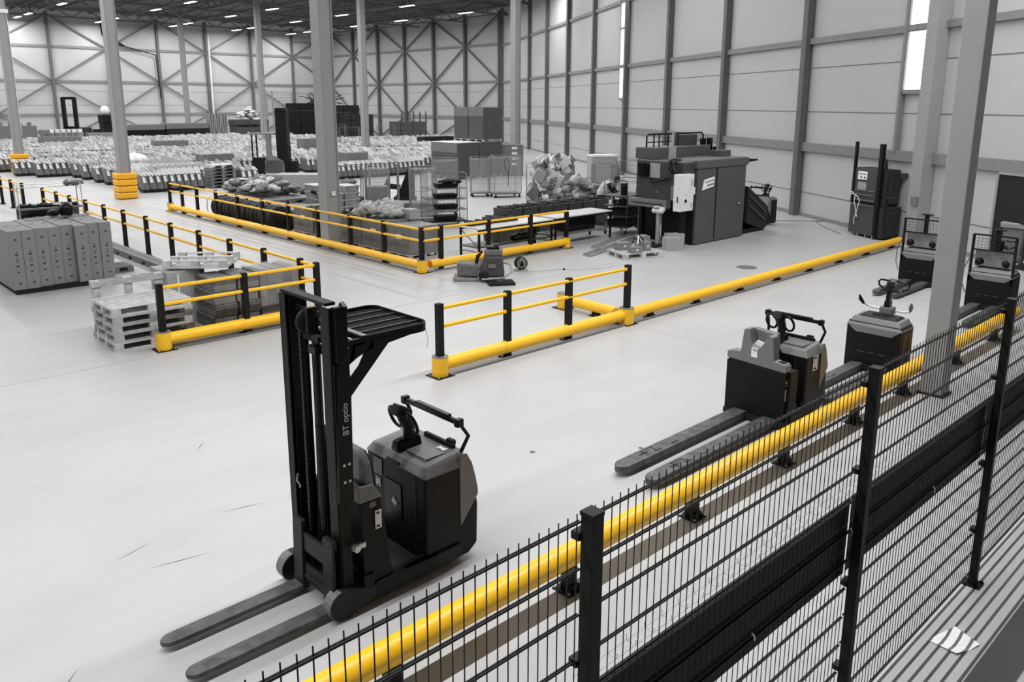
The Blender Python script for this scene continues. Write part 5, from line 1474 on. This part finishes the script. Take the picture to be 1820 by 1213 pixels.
# white control cabinet
c = thing('control_cabinet', 'white control cabinet hung on the corner of the waste press', 'cabinet', (18.82, 13.14, 1.06))
MB().box(0,0,0,.6,.26,1.03).build('cabinet_body', WHITE, c, bevel=.01)
b = MB(); b.box(.02,-.012,.02,.58,0,1.01); b.build('door', WHITE, c, bevel=.004)
b = MB(); b.cyl((.2,-.035,.3),(.2,-.012,.3),.045,14); b.box(-.012,.1,.25,.0,.13,.42); b.build('switch', BLACK, c)
b = MB(); b.box(.15,-.016,.46,.28,-.012,.48); b.box(.42,-.016,.7,.54,-.012,.9); b.box(.42,-.016,.1,.54,-.012,.24); b.build('marking', mat('pale_tag', .5), c)
MB().box(.62,.02,.45,.7,.12,.65).build('junction_box', WHITE, c)
MB().box(-.0,.26,.3,.6,.35,.7).build('bracket', GREY, c)
# fittings on the press roof
b = MB(); b.box(-.4,1.2,2.43,2.55,1.9,2.74); b.build('roof_box', MACH, t, bevel=.01); MB().box(-.4,1.2,2.74,2.55,1.9,2.755).build('roof_box_top', GREY, t)
b = MB(); b.box(2.0,.5,2.43,2.5,1.0,2.62); b.build('roof_block', MACH, t)
b = MB(); b.tube([(-.2,.75,2.4),(-.17,.75,3.15)], .045, 8); b.box(-.28,.66,2.42,-.12,.8,2.8); b.build('cable_duct', STEEL, t)
b = MB()
for x0, x1 in ((-.35,.85),(1.0,2.45)):
    b.tube([(x0,1.55,2.75),(x0,1.55,3.06),(x0+.08,1.55,3.13),(x1-.08,1.5,3.13),(x1,1.5,3.06),(x1,1.5,2.75)], .026, 7)
for x in (0,.25,.7,1.2): b.cyl((x,1.55,2.75),(x,1.55,3.12),.022,7)
b.cyl((-.35,1.55,2.9),(.85,1.55,2.9),.018,6)
b.build('guard_rail', BLACK, t)
b = MB(); b.box(1.45,1.5,2.75,2.15,1.85,3.08); b.build('power_unit', mat('machine_front', .045), t, bevel=.02)
b = MB(); b.box(2.3,1.35,2.43,2.42,1.5,2.95); b.box(2.45,1.2,2.43,2.55,1.35,2.97); b.box(2.56,1.1,2.43,2.62,1.2,2.7); b.build('valve_block', BLACKP, t)
b = MB(); b.prism([(2.6,2.12),(2.9,2.24),(3.6,2.27),(3.6,2.32),(2.6,2.36)], 'y', .2, 1.2); b.build('rear_flap', BLACK, t)
# waste chute container at its far end
t = thing('tipping_skip', 'dark sloping skip leaning out behind the waste press', 'skip', (22.75, 13.4, 0))
b = MB(); b.prism([(.0,.35),(.0,1.5),(1.15,.85),(1.3,.75),(1.25,.1),(1.0,.05)], 'y', 0, 1.1); b.build('skip_body', DARK, t, bevel=.01)
b = MB()
for p, q in (((.1,1.2),(1.1,.62)),((.1,.9),(1.1,.35))): b.beam((p[0],-.02,p[1]),(q[0],-.02,q[1]),.04,.06)
b.build('stiffener', GUN, t); MB().box(-.2,.05,.0,1.2,1.0,.14).build('skid_base', BLACK, t)
t = thing('pallet_truck', 'ride-on pallet truck with grey cover parked behind the tipping skip', 'pallet truck', (25.45, 14.25, 0), R(175))
rear_unit(t, 0, -.42, .84)
# steel baler
BAL = mat('baler_dark', .032, .5, var=.15); BALM = mat('baler_mid', .05, .5, var=.15)
t = thing('vertical_baler', 'small dark upright baler with two raised posts beside the right wall', 'baler', (24.58, 9.95, 0), R(-27))
b = MB(); b.box(0,0,.05,.62,1.42,.95); b.box(.05,.06,.95,.56,1.36,2.1); b.build('baler_body', BAL, t, bevel=.02)
b = MB(); b.box(-.05,.3,.08,0,1.4,.98); b.build('door', BALM, t, bevel=.01)
b = MB(); b.box(-.03,.3,1.08,.05,1.32,2.08); b.build('front_plate', BALM, t, bevel=.01)
b = MB(); b.box(-.06,.18,.05,.05,.32,2.85); b.build('guide_post', BLACK, t)
b = MB(); b.box(-.06,1.32,1.0,.02,1.40,2.88); b.build('guide_post', BLACK, t)
b = MB(); b.box(.12,-.05,.1,.6,.0,.98); b.box(.15,-.02,1.1,.5,.06,1.9); b.build('side_housing', BAL, t, bevel=.01)
b = MB(); b.box(.12,-.06,.96,.6,.0,1.0); b.box(.1,-.03,1.25,.35,.05,1.3); b.box(.5,-.1,1.85,.75,.1,2.0); b.build('side_ledge', BALM, t)
b = MB()
for z in (1.42,1.28,1.12): b.box(-.075,.38,z,-.04,1.2,z+.025)
b.box(-.09,.35,.97,-.05,1.3,1.0); b.build('cross_bar', GREY, t)
b = MB(); b.box(-.04,.78,1.75,-.03,1.18,2.0); pl = b.build('maker_plate', PAPER, t); b = MB(); b.box(-.04,.78,1.45,-.03,1.16,1.67); b.build('notice_plate', STEEL, t)
b = MB(); b.box(-.045,.84,1.79,-.04,.90,1.84); b.box(-.045,1.0,1.79,-.04,1.06,1.84); b.build('plate_mark', INK, pl)
text('Strautmann', .066, DARK, pl, frame_m((-.042,.98,1.92), (0,-1,0), (0,0,1)), 'lettering')
b = MB(); b.tube([(-.1,1.38,1.32),(-.14,1.28,1.27),(-.13,1.2,1.3),(-.14,1.05,1.25),(-.13,.98,1.22),(-.12,.92,1.1),(-.12,1.0,.8),(-.12,1.1,.5),(-.11,1.08,.36)], .011, 6); b.tube([(-.13,1.12,1.26),(-.14,1.14,1.1),(-.13,1.05,.85),(-.12,.98,.6)], .011, 6); b.tube([(-.13,1.28,1.27),(-.15,1.33,1.33),(-.14,1.25,1.36),(-.13,1.2,1.3)], .011, 6); b.build('white_rope', PAPER, t)
b = MB(); b.tube([(.3,.62,2.1),(.3,.66,2.25),(.3,.6,2.38),(.3,.5,2.42),(.3,.42,2.34),(.3,.42,2.1)], .025, 8); b.tube([(.25,.5,2.1),(.25,.48,2.3),(.25,.4,2.38),(.25,.32,2.3),(.25,.3,2.1)], .02, 8); b.build('hose_loop', BLACK, t)
b = MB()
for y in (.3,.6,.95,1.25): b.tube([(-.05,y,.1),(-.1,y-.05,.06),(-.14,y-.1,.02)], .012, 5)
b.build('strap_end', STEEL, t)
t = thing('wall_sockets', 'grey socket box on the right wall beside the upright baler', 'socket box', rw(-7.0, 1.3, -.12), RA); MB().box(-.12,-.0,-.12,.12,.08,.12).build('socket_box', GREY, t); MB().box(-.1,-.02,.0,.1,0,.06).build('socket', WHITE, t)
t = thing('floor_cable', 'thin cable lying along the foot of the right wall', 'cable', (0,0,0)); MB().tube([(24.9,11.3,.012),(26.2,12.6,.012),(27.0,13.2,.012),(27.3,13.0,.012),(26.0,14.4,.012),(24.6,14.4,.012)], .012, 5).build('cable', GREY, t)

# scale, profiles, pallet of boxes
t = thing('platform_scale', 'floor scale with a pale tilted display on a steel column', 'scale', (18.95, 13.95, 0))
MB().box(-.4,-.2,.0,.1,.5,.07).build('platform', DARK, t); b = MB(); b.box(-.06,-.06,.05,.06,.06,.98); b.build('column', STEEL, t)
MB().box(.0,-.075,.3,.02,-.06,.6).build('white_strip', WHITE, t)
b = MB(); b.rbox((-.05,-.02,1.05),(.22,.36,.09),.1,-.55); dsp = b.build('display_head', WHITE, t, bevel=.012)
b = MB(); b.rbox((-.085,.03,1.085),(.1,.16,.012),.1,-.55); b.build('screen', GREY, dsp)
b = MB(); b.tube([(0,-.08,1.0),(.02,-.14,.92),(0,-.12,.85)], .012, 6); b.build('cable', BLACK, dsp)
for i, (p, q) in enumerate((((16.2,14.3),(20.3,15.4)), ((16.15,14.15),(20.3,15.15)), ((17.2,14.9),(20.2,15.9)))):
    t = thing('steel_profile', ['long steel channel on the floor, left one of the leaning pair', 'long steel channel on the floor, nearest the box pallet', 'short steel channel on the floor beside the trolley'][i], 'steel profile', (p[0], p[1], 0), math.atan2(q[1]-p[1], q[0]-p[0]))
    L = math.hypot(q[0]-p[0], q[1]-p[1]); b = MB(); b.box(0,-.06,0,L,.06,.015); b.box(0,-.06,0,L,-.045,.07); b.box(0,.045,0,L,.06,.07); b.build('channel', STEEL, t)
pp = pallet('wooden pallet carrying small boxes in front of the scale', (17.25, 13.45, 0), R(-20), WOODL, 1.2, .9)
for i, (x, y, sx, sy, sz, l) in enumerate(((16.95,13.2,.34,.2,.16,'low grey box at the front of the box pallet'), (17.45,13.25,.2,.25,.24,'open grey box in the middle of the box pallet'), (17.7,13.55,.3,.3,.34,'larger grey box at the right of the box pallet'), (17.1,13.75,.4,.25,.2,'flat grey box at the back of the box pallet'))):
    t = thing('carton', l, 'box', (x, y, .146), R(-20)); MB().box(-sx/2,-sy/2,0,sx/2,sy/2,sz).build('carton_body', mat('grey_card', .2, .7), t, bevel=.008); MB().box(-sx*.1,-sy/2-.002,sz*.4,sx*.1,-sy/2,sz*.6).build('label', PAPER, t)
t = thing('cable_bundle', 'tangle of black and white cable on the box pallet', 'cable', (17.3, 13.4, .36)); b = MB()
b.tube([(-.25,0,.0),(-.1,.05,.12),(.02,-.05,.04),(.1,.05,.18),(.16,-.05,.06),(.1,-.15,-.1)], .02, 6); b.build('cable', BLACK, t)
b = MB(); b.tube([(-.2,-.15,-.02),(-.05,-.05,.08),(.05,.03,.16),(.12,-.1,-.05)], .018, 6); b.build('tape', PAPER, t)
for i, (x, y, h) in enumerate(((18.72,13.28,.36), (19.1,13.5,.40))):
    t = thing('carton', ['light grey carton on the floor before the press, nearer one', 'light grey carton against the press corner'][i], 'box', (x, y, 0), R(-30)); MB().box(-.25,-.16,0,.25,.16,h).build('carton_body', mat('pale_card', .34), t, bevel=.01)

# ------------------------------------------------------------------ floor scrubber, vacuum and cable reel
t = thing('scrubber_dryer', 'worn grey floor scrubber with hose standing in the aisle', 'floor scrubber', (12.3, 13.75, 0), R(-43))
b = MB(); b.hexa([(-.25,-.25,.1),(.32,-.25,.1),(.32,.25,.1),(-.25,.25,.1)], [(-.16,-.2,.6),(.26,-.2,.6),(.26,.2,.6),(-.16,.2,.6)]); b.build('tank', mat('scrub_grey', .05, .5, var=.2), t, bevel=.05, seg=3)
b = MB(); b.box(-.15,-.19,.6,.27,.2,.74); b.build('head_tank', mat('scrub_head', .12, .5), t, bevel=.03); b = MB(); b.box(-.1,-.13,.76,.2,.15,.8); b.rbox((.12,0,.81),(.1,.08,.05)); b.build('lid', BLACK, t, bevel=.01)
b = MB(); b.lathe((-.16,-.26,.14), [(.06,-.03),(.12,-.03),(.12,.03),(.06,.03)], 18, ax='y'); b.build('wheel', RUBBER, t); MB().box(-.05,-.255,.33,.12,-.24,.42).build('badge', GREY, t)
b = MB(); b.tube([(.3,-.05,.42),(.45,-.12,.4),(.48,-.3,.25),(.3,-.42,.14),(.0,-.46,.12),(-.2,-.42,.1)], .024, 8); b.build('suction_hose', mat('hose_grey', .3, .5), t)
b = MB(); b.tube([(-.2,.1,.65),(-.32,.12,.55),(-.36,.1,.35),(-.3,.05,.2)], .025, 8); b.tube([(-.2,-.05,.7),(-.3,-.02,.5),(-.33,0,.25)], .02, 8); b.build('handle', BLACK, t)
t = thing('mat_tray', 'black tray lying in front of the floor scrubber', 'tray', (12.18, 13.28, 0), R(-32)); MB().box(-.3,-.22,0,.3,.2,.06).build('tray_body', RUBBER, t, bevel=.01); b = MB(); b.rbox((0,.05,.08),(.2,.1,.06),.3); b.build('bracket', CHROME, t)
t = thing('vacuum_box', 'tilted grey box machine on the floor left of the scrubber', 'cleaning machine', (12.0, 14.02, 0), R(-43))
b = MB(); b.hexa([(-.26,-.17,.1),(.3,-.17,.1),(.3,.2,.1),(-.26,.2,.1)], [(-.28,-.15,.42),(.3,-.16,.36),(.3,.2,.38),(-.26,.2,.44)]); b.build('box_body', mat('scrub_light', .11, .55, var=.2), t, bevel=.04)
b = MB(); b.hexa([(-.36,-.24,.01),(.2,-.22,.01),(.2,.12,.01),(-.36,.12,.01)], [(-.36,-.22,.1),(.2,-.2,.07),(.2,.12,.07),(-.34,.12,.14)]); b.build('skirt', mat('scrub_skirt', .2), t, bevel=.02)
t.location = (11.95, 14.12, 0)
t = thing('cable_reel', 'dark cable reel standing on the floor right of the scrubber', 'cable reel', (13.55, 14.05, 0), R(-30))
b = MB(); b.lathe((0,0,.19), [(.14,-.08),(.155,-.075),(.155,-.065),(.10,-.06),(.10,.06),(.155,.065),(.155,.075),(.14,.08)], 22, ax='y'); b.build('drum', DARK, t)
b = MB(); b.lathe((0,0,.19), [(.02,-.085),(.07,-.083),(.07,-.08)], 16, ax='y'); b.build('hub', BLACK, t); b = MB(); b.lathe((0,0,.19), [(.085,-.083),(.12,-.083),(.12,-.081),(.085,-.081)], 20, ax='y'); b.build('face_ring', GREY, t)
b = MB(); b.tube([(-.16,-.1,.012),(.16,-.1,.012),(.16,.1,.012),(-.16,.1,.012)], .011, 6, closed=True); b.tube([(-.14,-.1,.012),(-.05,-.1,.19),(0,-.1,.36),(.05,-.1,.19),(.14,-.1,.012)], .008, 6); b.build('stand', STEEL, t)
t = thing('plug', 'small black plug on the floor with a thin cable', 'plug', (14.4, 13.4, 0)); b = MB(); b.rbox((0,0,.02),(.06,.04,.03),.4); b.build('plug_body', BLACK, t); MB().tube([(-.9,.4,.004),(-.4,.25,.004),(0,0,.01),(.4,-.4,.004),(1.2,-.6,.004)], .003, 4).build('cable', GREY, t)
#@@HALL1
